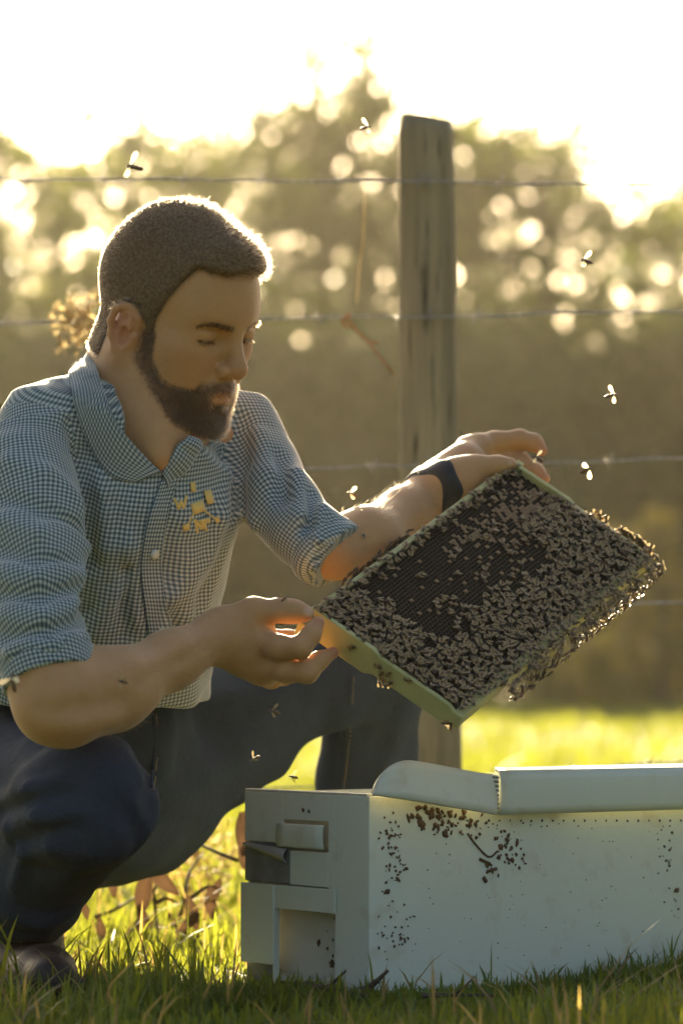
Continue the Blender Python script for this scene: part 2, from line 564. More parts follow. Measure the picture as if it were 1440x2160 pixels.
for j in range(nring):
    for i in range(nseg): fs.append((j * nseg + i, j * nseg + (i + 1) % nseg, (j + 1) * nseg + (i + 1) % nseg, (j + 1) * nseg + i))
top = nring * nseg
vs.append((pc[0] - .007, pc[1], ph - .002)); fs += [(top + i, top + (i + 1) % nseg, len(vs) - 1) for i in range(nseg)]
mesh_obj('shaft', vs, fs, POSTW, post)
# wires: photo rows at the left edge, at the post and at the right edge
def strand(rows, label, barb_step=.115):
    (va, vb, vc) = rows; y = YP - .012
    P = []
    for u in np.linspace(-500, 1940, 160):
        if u < 905: v = va + (vb - va) * (u / 905)
        else: v = vb + (vc - vb) * ((u - 905) / 535)
        P.append(W(u, v + 1.6 * math.sin(u * .013 + va) + 1.0 * math.sin(u * .031), y + .004 * math.sin(u * .02)))
    P = np.array(P)
    e = empty('barbed_wire', tuple(P[0]), label=label, category='barbed wire', group='barbed wire strands of the fence')
    L = np.concatenate([[0], np.cumsum(np.linalg.norm(np.diff(P, axis=0), axis=1))])
    T = np.linspace(0, L[-1], 620); Q = np.stack([np.interp(T, L, P[:, k]) for k in range(3)], 1)
    mb = MB()
    for ph_ in (0, math.pi):
        mb.tube([q + np.array([0, math.cos(t * 230 + ph_), math.sin(t * 230 + ph_)]) * .0011 for q, t in zip(Q, T)], .0010, 5)
    mb.build('strand', WIRE, e)
    s0 = np.random.default_rng(int(va)).uniform(0, barb_step)
    for s in np.arange(s0, L[-1], barb_step):
        c = np.array([np.interp(s, L, P[:, k]) for k in range(3)])
        mb = MB(); a0 = random.uniform(0, 3)
        mb.tube([c + np.array([(i / 10 - .5) * .010, math.cos(i * 1.3), math.sin(i * 1.3)]) * np.array([1, .0026, .0026]) for i in range(11)], .0009, 5)
        for sg in (-1, 1):
            for da in (0, 1.4):
                d = np.array([random.uniform(-.4, .4), math.cos(a0 + da) * sg, math.sin(a0 + da) * sg])
                mb.tube([c + np.array([.003 * sg, 0, 0]), c + np.array([.003 * sg, 0, 0]) + d * .013], [.0010, .0004], 5)
        mb.build('barb', WIRE, e)
for rows, lab in (((377, 383, 391), 'top strand of barbed wire running near the top of the fence post'),
                  ((680, 668, 656), 'second strand of barbed wire from the top, below the topmost one'),
                  ((998, 982, 968), 'third strand of barbed wire, crossing behind the hand with the wristband'),
                  ((1300, 1290, 1272), 'fourth strand of barbed wire, passing behind the bee-covered frame'),
                  ((1690, 1645, 1606), 'lowest strand of barbed wire close above the grass behind the box')):
    strand(rows, lab)
# staples on the post
for v in (383, 668, 982, 1290):
    c = W(905, v, YP - .01)
    mb = MB(); mb.tube([c + np.array([0, .02, .012]), c + np.array([0, -.004, .011]), c + np.array([0, -.007, 0]), c + np.array([0, -.004, -.011]), c + np.array([0, .02, -.012])], .0016, 6)
    mb.build('staple', WIRE, post)
# dry tendrils caught on the wire
DRYL = leaf_mat('dry_tendril', (.35, .26, .14), (.70, .55, .28), .4, .6)
def tendril(label, base, n, spread, name='dry_vine', up=0.0, seed=1, size=.05):
    r = np.random.default_rng(seed)
    e = empty(name, tuple(base), label=label, category='dry vine')
    mb = MB(); lf = MB()
    for i in range(n):
        d = vnorm(r.normal(0, 1, 3) * np.array([1.3, .6, .8]) + np.array([0, 0, up])) ; p = base + r.normal(0, 1, 3) * spread * .35
        pts = [p]
        for k in range(5):
            d = vnorm(d + r.normal(0, .45, 3)); pts.append(pts[-1] + d * size / 5 * r.uniform(.7, 1.4))
        mb.tube(pts, np.linspace(.0018, .0007, 6), 5)
        for q in pts[2::1]:
            a = vnorm(r.normal(0, 1, 3)); b = vnorm(np.cross(a, r.normal(0, 1, 3))); s = r.uniform(.003, .008)
            lf.add([q, q + a * s + b * s * .35, q + a * 2 * s, q + a * s - b * s * .35], [(0, 1, 2, 3)])
    mb.build('stem', DRYL, e); lf.build('leaf', DRYL, e, smooth=False, kind='stuff')
tendril('pale dry vine tangle caught on the barbed wire behind the head', W(160, 685, YP - .02), 34, np.array([.055, .01, .035]), seed=5, size=.045)
# hanging brown stem on the second wire by the post
e = empty('dry_creeper', tuple(W(735, 668, YP - .02)), label='thin orange-brown dry stem hanging from the wire beside the post', category='dry stem')
mb = MB(); P = spline([W(730, 662, YP - .02), W(748, 692, YP - .03), W(778, 722, YP - .02), W(800, 752, YP - .03), W(832, 790, YP - .02)], 16); mb.tube(P, np.linspace(.0035, .0012, 16), 6)
mb.tube(spline([W(735, 690, YP - .02), W(722, 676, YP - .02), W(738, 662, YP - .03)], 8), .003, 6); mb.tube(spline([W(775, 720, YP - .02), W(800, 722, YP - .02)], 5), .002, 6)
mb.build('stem', simple_mat('orange_stem', (.28, .13, .035), .7), e)
mb = MB(); mb.tube(spline([W(752, 640, YP - .02), W(758, 560, YP - .02), W(766, 500, YP - .01), W(768, 392, YP - .01)], 14), .0008, 5); mb.build('thread', DRYL, e)

# ================================================================== trees beyond the field
BARK = simple_mat('bark', (.075, .055, .035), .9, .35, 12, .02)
LEAFS = [leaf_mat('leaf_olive', (.040, .066, .016), (.22, .26, .04), .45, .45, .35, .8), leaf_mat('leaf_dark', (.030, .048, .013), (.15, .18, .028), .4, .45, .35, .8), leaf_mat('leaf_sun_yellow', (.10, .095, .018), (.42, .33, .04), .5, .45, .3, .8)]  # last one: sunlight on the low shrubs put into a yellow leaf colour
def leaf_mesh(name, C, size, r, mat, parent):
    """bent leaves scattered at points C"""
    n = len(C)
    a = r.normal(0, 1, (n, 3)); a /= np.linalg.norm(a, axis=1)[:, None]
    b = np.cross(a, r.normal(0, 1, (n, 3))); b /= np.linalg.norm(b, axis=1)[:, None]
    c = np.cross(a, b)
    s = size * r.uniform(.6, 1.35, n)[:, None]
    V = np.stack([C - a * s, C - b * s * .48 + c * s * .14, C + a * s, C + b * s * .48 + c * s * .14], 1).reshape(-1, 3)
    F = (np.arange(n) * 4)[:, None] + np.array([[0, 1, 2], [0, 2, 3]])[:, None, :]
    return mesh_obj(name, V, F.reshape(-1, 3).astype(np.int32), mat, parent, smooth=False, kind='stuff')
def tree(u, d, top_v, wid, label, seed, mat=0, nleaf=9000, leaf=.10, open_=.5, trunk_v=None, cat='tree', low=0.0, name='leafy_tree'):
    r = np.random.default_rng(seed)
    x = (u - 720) * KPX * d; H = CAM_H + (HORIZON - top_v) * KPX * d
    e = empty(name, (x, d, 0), label=label, category=cat, group='trees and shrubs beyond the field')
    mb = MB(); ends = []
    lean = r.normal(0, .05 * H, 2)
    tr = [np.array([x + lean[0] * t * t, d + lean[1] * t * t, H * .90 * t - .1]) + r.normal(0, .012 * H, 3) * np.array([1, 1, 0]) for t in np.linspace(0, 1, 9)]
    mb.tube(tr, np.linspace(.022 * H + .03, .006 * H, 9), 8)
    nl = 34
    for i in range(nl):
        t = low + (1 - low) * (i + r.random()) / nl
        t = max(t, .12)
        p = tr[min(int(t * 8), 7)] * (1 - (t * 8 % 1)) + tr[min(int(t * 8) + 1, 8)] * (t * 8 % 1)
        an = i * 2.4 + r.normal(0, .4); R = wid * (.35 + .75 * math.sin(math.pi * min(1, .12 + .80 * t)) ) * r.uniform(.6, 1.15)
        q = p + np.array([math.cos(an) * R, math.sin(an) * R * .8, R * r.uniform(.05, .55)])
        pts = spline([p, (p + q) / 2 + r.normal(0, .08 * R, 3) + np.array([0, 0, .08 * R]), q], 6)
        mb.tube(pts, np.linspace(.0075 * H, .002 * H, 6), 5)
        for k in range(3):
            b0 = pts[r.integers(2, 6)]; b1 = b0 + r.normal(0, .32 * wid, 3) + np.array([0, 0, .1 * wid])
            mb.tube([b0, (b0 + b1) / 2 + r.normal(0, .04 * wid, 3), b1], [.003 * H, .002 * H, .001 * H], 4); ends += [b1, (b0 + b1) / 2]
        ends += [q, pts[3], pts[4]]
    ends += [tr[-1], tr[-1] + np.array([0, 0, .12 * H])]
    mb.build('trunk', BARK, e)
    E = np.array(ends)
    wgt = r.random(len(E)) ** (1.0 + 2 * open_) * (.35 + np.clip(E[:, 2] / H, 0, 1)); wgt /= wgt.sum()
    cl = E[r.choice(len(E), nleaf, p=wgt)]
    cs = wid * (.20 - .11 * open_)
    C = cl + r.normal(0, 1, (nleaf, 3)) * cs * np.array([1.1, 1, .8]) * (r.random((nleaf, 1)) ** .6 + .25)
    C = C[C[:, 2] > .05]
    leaf_mesh('crown', C, leaf, r, LEAFS[mat], e)
TREES = [
    (40, 33, 155, 1.55, 0, 4600, .095, .72, 'open leafy tree at the left end of the tree line'),
    (-170, 31, 120, 1.6, 0, 6000, .10, .6, 'spreading tree beyond the left end of the field'),
    (250, 35, 150, 1.6, 0, 4800, .095, .68, 'loose-crowned tree rising behind the crouching man'),
    (440, 37, 165, 1.5, 0, 4600, .095, .68, 'slim-limbed tree between the loose-crowned and the tallest tree'),
    (620, 34, 140, 1.45, 1, 7000, .10, .45, 'tallest dense tree of the line, standing left of the fence post'),
    (800, 36, 185, 1.5, 0, 4600, .095, .6, 'rounded tree directly behind the fence post'),
    (1030, 34, 150, 1.45, 1, 5600, .10, .55, 'dense tree with a pointed top, standing right of the fence post'),
    (1165, 32, 200, 1.2, 0, 2800, .095, .7, 'smaller tree with a gappy crown beside the pointed dense tree'),
    (1360, 33, 330, 1.3, 0, 3400, .095, .75, 'low sparse tree at the right end of the line'),
    (1390, 38, 230, .55, 0, 260, .09, .9, 'thin treetop sprig standing alone above the low sparse tree'),
    (1560, 32, 330, 1.6, 0, 1900, .10, .6, 'broad tree past the right end of the line'),
]
for i, (u, d, tv, wd_, mt, nl, lf, op, lab) in enumerate(TREES):
    tree(u, d * 2.2, tv, wd_ * 2.2, lab, 40 + i, mt, int(nl * 1.15), lf * 1.6, op, low=.25)
SHR = [(-60, 27, 800, 1), (140, 26, 700, 1), (330, 27, 760, 1), (500, 26, 690, 1), (660, 27, 720, 1), (830, 26, 780, 1), (990, 27, 700, 1), (1140, 26, 760, 1), (1290, 27, 800, 1), (1420, 26, 720, 1), (1560, 27, 760, 1)]
SL = ['at the left edge of the field', 'behind the raised collar', 'behind the nape of the neck', 'behind the bearded face', 'left of the fence post', 'behind the fence post', 'behind the hand on the frame', 'right of the hand on the frame', 'behind the far corner of the frame', 'at the right edge of the field', 'past the right end of the field']
for i, (u, d, tv, mt) in enumerate(SHR):
    tree(u, d * 2.2, tv, 2.2, 'dark dense shrub ' + SL[i], 80 + i, mt, 7000, .20, .25, cat='shrub', low=0.0, name='dense_shrub')
for i, (u, d, tv, lab) in enumerate(((1400, 19, 1060, 'yellow sunlit young shrub with a few bright tops'), (1300, 19.5, 1350, 'low weed clump with sunlight painted into its yellow leaves at the foot of the shrubs'), (1200, 21, 1420, 'small low green weed clump beside the yellow one'))):
    tree(u, d * 2.2, tv, .62, lab, 120 + i, 2, 700, .13, .8, cat='shrub', name='young_shrub')
# ================================================================== white corrugated hive box
def box_mat(name, base, dirt=True):
    m, nt, b = new_mat(name)
    f = noise(nt, 9, 5); g = noise(nt, 70, 3); s = noise(nt, 26, 4, .6)
    c = mixc(nt, f, tuple(x * .90 for x in base), base)
    if dirt:
        fac = ramp(nt, s, [(.56, (0, 0, 0)), (.72, (.42, .42, .42))])
        c = mixc(nt, fac, c, (.42, .33, .20))
    nt.links.new(c, b.inputs['Base Color']); b.inputs['Roughness'].default_value = .5; b.inputs['Specular IOR Level'].default_value = .35
    tc = nt.nodes.new('ShaderNodeTexCoord'); wv = N(nt, 'ShaderNodeTexWave', Scale=60.0); wv.bands_direction = 'Z'
    nt.links.new(tc.outputs['Object'], wv.inputs['Vector'])
    bump(nt, b, mathn(nt, 'ADD', mathn(nt, 'MULTIPLY', wv.outputs['Fac'], .05), g), .25, .0012)
    return m
WHITE = box_mat('white_corrugated_plastic', (.585, .605, .50)); INNER = box_mat('inner_corrugated_plastic', (.52, .50, .42))
PROP = simple_mat('propolis', (.095, .050, .022), .6, .5, 200, .001); DARK = simple_mat('grey_card', (.17, .165, .145), .7)  # DARK: plain grey of the notch flaps and the hinge perforation
ROOTB = empty('hive_box', tuple(BOX_O), label='white corrugated plastic hive box with a brown-stained side standing in the grass', category='hive box')
BZ = np.array([0, 0, 1.0]); TH = .004
def bp(u, v, z): return BOX_O + BOX_U * u + BOX_V * v + BZ * z
BM = Matrix((BOX_U, BOX_V, BZ)).transposed()
def slab(name, u0, u1, v0, v1, z0, z1, mat=None, bev=.001, parent=None):
    mb = MB(); mb.box(bp((u0 + u1) / 2, (v0 + v1) / 2, (z0 + z1) / 2), ((u1 - u0) / 2, (v1 - v0) / 2, (z1 - z0) / 2), BM)
    return bevel(mb.build(name, mat or WHITE, parent or ROOTB, smooth=False), bev)
# where a photo point on the end face / long side lands
def on_face(u, v, origin, n):
    d = np.array([(u - 720) * KPX, 1.0, (HORIZON - v) * KPX]); o = np.array([0, 0, CAM_H])
    t = ((origin - o) @ n) / (d @ n); return o + d * t
def end_vz(u, v): p = on_face(u, v, BOX_O, BOX_U) - BOX_O; return p @ BOX_V, p[2]
def side_uz(u, v): p = on_face(u, v, BOX_O, BOX_V) - BOX_O; return p @ BOX_U, p[2]
HT = side_uz(781, 1680)[1]; BOX_H = HT
EW = end_vz(516, 1800)[0]
def ev(u): return end_vz(u, 1800)[0]
def ez(u, v): return end_vz(u, v)[1]
# long sides and far end
slab('side_panel', 0, BOX_L, 0, TH, 0, BOX_H)
slab('side_panel', TH, BOX_L, EW - TH, EW, 0, BOX_H - .001)
slab('end_panel', BOX_L - TH, BOX_L, TH, EW - TH, 0, BOX_H - .001)
slab('floor_panel', TH, BOX_L - TH, TH, EW - TH, .004, .010, INNER)
# near end: pieces round the cut-outs.  v runs from the near corner (0) to the far corner (EW)
v_slot0, v_slot1 = ev(692), ev(596); v_ent0, v_ent1 = ev(706), ev(598); v_tape = ev(611); v_flap = ev(585)
z_s1, z_s0 = ez(640, 1731), ez(640, 1796); z_d1, z_d0 = ez(560, 1776), ez(560, 1862); z_e1 = ez(650, 1922); z_f0 = ez(550, 2031)
slab('end_panel', 0, TH, TH, v_ent0, 0, BOX_H)                                   # right of the entrance
slab('end_panel', 0, TH, v_ent0, v_slot0, z_e1, BOX_H)
slab('end_panel', 0, TH, v_slot0, v_slot1, z_s1, BOX_H)                          # above the slot
slab('end_panel', 0, TH, v_slot0, v_tape, z_d0, z_s0)                            # under the slot
slab('end_panel', 0, TH, v_slot1, EW, z_d1, BOX_H)
slab('lintel', -.0035, -.0005, v_ent0 - .004, v_flap, z_e1, z_d0 - .001)
slab('corner_flap', -.006, -.002, v_flap, EW, z_f0, z_d0 - .001)
slab('corner_fold', -.004, TH, v_flap + .001, v_flap + .004, .0, z_d0 - .004)
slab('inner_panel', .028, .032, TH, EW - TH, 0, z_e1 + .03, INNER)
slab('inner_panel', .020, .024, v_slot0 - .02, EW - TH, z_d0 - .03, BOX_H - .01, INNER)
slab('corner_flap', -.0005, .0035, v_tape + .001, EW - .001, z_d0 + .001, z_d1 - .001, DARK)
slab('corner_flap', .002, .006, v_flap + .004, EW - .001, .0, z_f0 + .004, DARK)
# folded tab in the slot: a bulging curved tongue
G = []
for t in np.linspace(0, 1, 12):
    z = z_s1 - .004 + (z_s0 + .008 - z_s1) * t; o = .0045 * math.sin(math.pi * (.25 + .6 * t)) + .001
    G.append([bp(-o, v_slot0 + .003 + .002 * t + (v_slot1 + .003 - v_slot0 - .003) * q, z) for q in np.linspace(0, 1, 6)])
sheet('tab', G, .003, WHITE, ROOTB)
# crumpled silver tape over the dark notch
G = []
for a in np.linspace(0, 1, 10):
    row = []
    for q in np.linspace(0, 1, 12):
        vv = EW - .002 - (EW - .004 - v_tape) * q; zz = z_d1 - .002 - (z_d1 - z_d0) * (.30 * q + .05) * a - .004 * q
        row.append(bp(-.0025 - .004 * math.sin(math.pi * a) * (.4 + q), vv, zz))
    G.append(row)
sheet('tape', G, .0012, simple_mat('grey_tape', (.26, .26, .25), .45, .2), ROOTB)
# rim of the box
slab('rim', 0, TH + .006, TH, EW, BOX_H + .0002, BOX_H + .003, INNER)
# ---- vent holes and nail hole on the long side: dark discs laid on the panel
def blot(name, uz, rad, mat, nrm_off=.0006, seed=0, n=11, face='side', parent=None):
    r = np.random.default_rng(seed); a = np.linspace(0, 2 * np.pi, n, endpoint=False)
    rr = rad * r.uniform(.55, 1.25, n); st = r.uniform(.5, 1.0); th = r.uniform(0, 3.14)
    pts = []
    for lvl, h in ((1.0, 0), (.75, nrm_off)):
        for i in range(n):
            dx = rr[i] * lvl * math.cos(a[i]); dz = rr[i] * lvl * math.sin(a[i]) * st
            x = dx * math.cos(th) - dz * math.sin(th); z = dx * math.sin(th) + dz * math.cos(th)
            pts.append(bp(uz[0] + x, -h - .0002, uz[1] + z) if face == 'side' else bp(.0278 - h if face == 'inner' else -h - .0002, uz[0] + x, uz[1] + z))
    pts.append(bp(uz[0], -nrm_off * 1.3 - .0002, uz[1]) if face == 'side' else bp((.0278 if face == 'inner' else -.0002) - nrm_off * 1.3, uz[0], uz[1]))
    f = [(i, (i + 1) % n, n + (i + 1) % n, n + i) for i in range(n)] + [(n + i, n + (i + 1) % n, 2 * n) for i in range(n)]
    return pts, f
mb = MB()
rb = np.random.default_rng(9)
def cluster(cu, cv, su, sv, n, r0, r1, seed):
    if seed in (5, 6, 8): r0, r1, n = r0 * 1.1, r1 * 1.25, n + 4
    r = np.random.default_rng(seed)
    for i in range(n):
        u = cu + r.normal(0, su); v = cv + r.normal(0, sv)
        if v < 1722 and u > 1040: continue
        if v < 1690 or u < 788: continue
        mb.add(*blot('', side_uz(u, v), PX(.72 * r.uniform(r0, r1), 3.45), None, .0010, seed * 97 + i))
cluster(1100, 1900, 190, 90, 70, 1.0, 2.6, 21); cluster(1150, 1760, 160, 25, 30, 1.0, 3.0, 22); cluster(828, 1760, 18, 32, 34, 2.5, 7, 1); cluster(840, 1830, 14, 28, 26, 2, 6.5, 2); cluster(815, 1980, 18, 28, 24, 2, 6, 3); cluster(850, 1975, 10, 22, 14, 2, 6, 4)
cluster(920, 1722, 30, 14, 26, 4, 13, 5); cluster(975, 1738, 28, 16, 20, 3, 10, 6); cluster(940, 1752, 30, 8, 12, 3, 8, 7); cluster(1068, 1790, 14, 16, 22, 4, 11, 8)
cluster(1095, 1815, 18, 6, 7, 3, 7, 9); cluster(1040, 1835, 12, 14, 8, 4, 9, 10); cluster(1405, 1795, 10, 30, 20, 2, 6, 11); cluster(1415, 1900, 8, 20, 6, 2, 5, 12); cluster(1060, 1740, 60, 8, 10, 2, 5, 13)
for a, b in zip(spline([(985, 1758), (1005, 1785), (1030, 1808), (1048, 1795)], 9)[:-1], spline([(985, 1758), (1005, 1785), (1030, 1808), (1048, 1795)], 9)[1:]):
    p, q = side_uz(*a), side_uz(*b); mb.tube([bp(p[0], -.0004, p[1]), bp(q[0], -.0004, q[1])], .0013, 5)
for (u0, v0, u1, v1, w) in ((1010, 1812, 1032, 1822, .004), (1026, 1838, 1046, 1832, .004), (1018, 1850, 1024, 1860, .005)):
    p, q = side_uz(u0, v0), side_uz(u1, v1); mb.tube([bp(p[0], -.0004, p[1]), bp(q[0], -.0004, q[1])], w * .5, 6)
mb.build('propolis_stain', PROP, ROOTB, kind='stuff')
HOLE = simple_mat('hole_shade', (.012, .010, .008), .9)  # near-black colour stands in for the shade inside the vent holes
mb = MB()
for i in range(24):
    u = 985 + i * 22.5
    mb.add(*blot('', side_uz(u, 1731), PX(3.2, 3.45), None, .0004, 300 + i))
mb.build('vent_hole', HOLE, ROOTB, kind='stuff')
for u, v in ((815, 1881), (1425, 1878)):
    mb = MB(); mb.add(*blot('', side_uz(u, v), PX(9, 3.45), None, .0008, 77)); mb.build('nail_hole', PROP, ROOTB)
mb = MB()
for i, (u, v, r) in enumerate(((648, 1967, 3), (672, 1967, 4), (697, 1967, 3), (660, 1985, 3.5), (685, 1986, 4), (648, 2003, 4), (672, 2003, 4.5), (697, 2003, 3), (660, 2019, 4), (672, 2037, 3.5), (695, 2037, 3))):
    mb.add(*blot('', end_vz(u, v), PX(r, 3.5), None, .0004, 400 + i, face='inner'))
mb.build('vent_hole', HOLE, ROOTB, kind='stuff')
mb = MB()
for i, (u, v, r) in enumerate(((668, 1935, 13), (676, 1950, 10), (630, 1990, 9), (658, 2036, 11), (640, 1708, 5), (652, 1712, 4))):
    f_ = 'inner' if v > 1900 else 'end'
    mb.add(*blot('', end_vz(u, v), PX(r, 3.5), None, .0010, 500 + i, face=f_))
mb.build('propolis_stain', PROP, ROOTB, kind='stuff')
# ---- loose lid: hanging flange, top, and a rounded ear bent outward
LID = ROOTB
def lp(u, v, y): return W(u, v, y)
y1 = (BOX_O + BOX_U * side_uz(1052, 1700)[0])[1] - .022; y2 = (BOX_O + BOX_U * .50)[1] - .022
x1 = (1052 - 720) * KPX * y1
ztop = CAM_H + (HORIZON - 1629) * KPX * y1; zbot = CAM_H + (HORIZON - 1719) * KPX * y1
du = BOX_U; L0 = np.array([x1, y1, 0])
G = []
for t in np.linspace(0, .40, 14):
    G.append([L0 + du * t + BZ * (zbot + (ztop - zbot) * q) + BOX_V * (-.002 * math.sin(3 * q) + .001 * math.sin(20 * t)) for q in np.linspace(0, 1, 6)])
sheet('lid_flange', G, .004, WHITE, LID)
G = []
for t in np.linspace(0, .40, 14):
    G.append([L0 + du * (t + .0225 * q) + BOX_V * (q * .035 - .0005) + BZ * (ztop - .0005 + .003 * math.sin(1.57 * q)) for q in np.linspace(0, 1, 8)])
sheet('lid_top', G, .004, WHITE, LID)
# ear: from the hinge (1050) leftwards, rounded at its free end
A = spline([(1048, 1636), (990, 1627), (930, 1616), (880, 1607), (850, 1605), (822, 1616), (800, 1640), (786, 1672)], 30)
B = spline([(1046, 1719), (1000, 1710), (950, 1702), (900, 1693), (860, 1687), (825, 1682), (800, 1678), (785, 1676)], 30)
G = []
for i, (a, b) in enumerate(zip(A, B)):
    t = i / 29; yy = on_face(b[0], 1690, BOX_O, BOX_V)[1] - .016 * (1 - t) - .006 - .016 * math.sin(math.pi * t)
    G.append([lp(*(a * (1 - q) + b * q), yy - .010 * q) for q in np.linspace(0, 1, 6)])
sheet('ear_flap', G, .004, box_mat('yellowed_corrugated_plastic', (.58, .58, .47)), LID)
mb = MB()
for q in np.linspace(.05, .95, 9):
    c = lp(1044, 1636 + 82 * q, y1 - .006); mb.tube([c + np.array([-.006, -.003, .001]), c + np.array([.004, -.003, 0])], .0012, 5)
mb.build('perforation', DARK, LID, kind='stuff')
# ================================================================== the beekeeper
def CN(p, q, k=0.012, op='u'):
    """cone from (u,v,y,r_px) to (u,v,y,r_px)"""
    return Cone(W(*p[:3]), W(*q[:3]), PX(p[3], p[2]), PX(q[3], q[2]), k, op)
def chain(pts, k=0.012):
    return [CN(pts[i], pts[i + 1], k) for i in range(len(pts) - 1)]

# ---- head frame
HEAD_YAW, HEAD_PITCH, HEAD_ROLL, HS = math.radians(54), math.radians(23), math.radians(7), 0.945
_f = np.array([math.sin(HEAD_YAW), -math.cos(HEAD_YAW), 0]); _l = np.array([math.cos(HEAD_YAW), math.sin(HEAD_YAW), 0]); _z = np.array([0, 0, 1.0])
H_F = math.cos(HEAD_PITCH) * _f - math.sin(HEAD_PITCH) * _z
_u = math.sin(HEAD_PITCH) * _f + math.cos(HEAD_PITCH) * _z
H_U = math.cos(HEAD_ROLL) * _u - math.sin(HEAD_ROLL) * _l
H_L = math.cos(HEAD_ROLL) * _l + math.sin(HEAD_ROLL) * _u
H_R = np.array([H_F, H_L, H_U])
H_O = W(363, 683, 3.52)
def HP(x, y, z): return H_O + HS * (x * H_F + y * H_L + z * H_U)
def HLOC(P): return (P - H_O) @ H_R.T / HS
def hc(a, b, ra, rb, k=0.008, op='u'): return Cone(HP(*a), HP(*b), ra * HS, rb * HS, k, op)
def he(c, r, k=0.01, op='u', rx=0, ry=0, rz=0):
    R = H_R
    if rx or ry or rz:
        R = np.array(Euler((rx, ry, rz)).to_matrix()).T @ H_R
    return Ell(HP(*c), np.array(r) * HS, k, op, R)
def hb(a, amp, w, b=None): return Bump(HP(*a), HP(*(b or a)), amp, w)

head = [
    he((-.006, 0, .045), (.096, .0745, .090), .01),
    he((.040, 0, .052), (.056, .062, .054), .03),
    he((.036, 0, -.018), (.058, .056, .066), .03),
    he((.058, 0, -.055), (.036, .036, .044), .02),
]
for s in (-1, 1):
    head += [
        hc((.000, s * .054, -.050), (.078, s * .016, -.090), .014, .015, .026),     # jaw line
        hc((-.006, s * .060, -.004), (.000, s * .055, -.050), .012, .014, .03),
        he((.060, s * .046, -.006), (.020, .016, .015), .030),                       # cheekbone
        he((.046, s * .034, -.040), (.034, .022, .034), .03),                        # cheek
        hc((.0870, s * .014, .0355), (.0690, s * .047, .0365), .0080, .0080, .024),       # brow
        he((.1015, s * .0335, .016), (.0155, .0185, .0115), .014, 's'),                # eye socket
        he((.0755, s * .0325, .0150), (.0140, .0190, .0130), .008),                  # lidded eyeball
        hc((.0890, s * .019, .0080), (.0830, s * .047, .0090), .0012, .0012, .003, 's'),  # closed lid line
        hc((.0890, s * .019, .0235), (.0830, s * .047, .0250), .0012, .0012, .006, 's'),  # lid crease
    ]
head += [
    he((.088, 0, -.090), (.016, .021, .016), .014),                                  # chin
    he((.083, 0, -.054), (.020, .029, .026), .016),                                  # muzzle
    hc((.0920, 0, .024), (.1125, 0, -.012), .0072, .0092, .012),                     # nose bridge
    he((.1120, 0, -.0195), (.0125, .0115, .0105), .009),                             # nose tip
]
for s in (-1, 1):
    head += [
        he((.1015, s * .0138, -.0235), (.0105, .0072, .0085), .004),                 # nostril wing
        he((.1060, s * .0065, -.0325), (.0055, .0032, .0045), .003, 's'),            # nostril
        hc((.1040, s * .004, -.0475), (.0900, s * .022, -.0545), .0052, .0032, .006),  # upper lip
        hc((.1025, s * .000, -.0610), (.0910, s * .018, -.0575), .0062, .0036, .006),  # lower lip
        hc((.1085, s * .000, -.0545), (.0920, s * .024, -.0558), .0014, .0012, .003, 's'),  # mouth line
        hb((.098, s * .0215, -.026), -.0030, .0075, (.086, s * .034, -.054)),
        hb((.090, s * .017, .012), -.0035, .008),
        hb((.076, s * .036, -.002), -.0018, .010, (.085, s * .022, .000)),          # cheek fold
    ]
head += [hb((.100, 0, -.072), -.0035, .011), hb((.104, 0, -.040), -.0012, .004)]
# ears
EZ = -.009
for s in (-1, 1):
    e = lambda x, z, o=0.0: (.006 + x, s * (.0730 + o + .34 * max(0, -x)), EZ + z)
    cc = e(-.010, .002, .0035)
    head += [he(cc, (.0175, .0060, .0300), .008, rz=s * .33)]
    rim = [(.006, .010, .002), (.007, .022, .003), (.000, .031, .005), (-.012, .032, .007), (-.021, .024, .0085), (-.0235, .010, .0085), (-.020, -.006, .008), (-.012, -.020, .005), (-.004, -.027, .002)]
    for i in range(len(rim) - 1):
        a, b = rim[i], rim[i + 1]
        head.append(hc(e(a[0], a[1], a[2]), e(b[0], b[1], b[2]), .0036, .0036, .005))
    head += [he(e(-.002, -.024, .002), (.008, .0055, .009), .006),                   # lobe
             he(e(-.002, -.003, .0105), (.0080, .0060, .0120), .004, 's'),           # concha
             hc(e(-.004, .019, .0105), e(-.015, .012, .0105), .0028, .0022, .004, 's'),
             hc(e(.008, .000, .004), e(.006, -.010, .004), .0042, .004, .005)]       # tragus
# ---- neck and hidden chest
NB = W(304, 850, 3.55)
neck = [Cone(HP(-.034, 0, -.030), NB, .053, .054, .02),
        Cone(HP(.000, 0, -.055), W(322, 925, 3.50), .040, .046, .02),
        Cone(HP(-.016, -.052, -.030), W(335, 965, 3.46), .014, .012, .03),         # neck muscle
        he((.030, 0, -.112), (.012, .012, .012), .02),
        Cone(W(292, 850, 3.56), W(250, 1060, 3.60), .075, .105, .04),
        Cone(W(250, 1060, 3.60), W(200, 1340, 3.70), .100, .085, .04),
        Cone(W(292, 890, 3.56), W(70, 940, 3.43), .045, .028, .04),
        Cone(W(292, 890, 3.56), W(520, 940, 3.66), .045, .028, .04)]
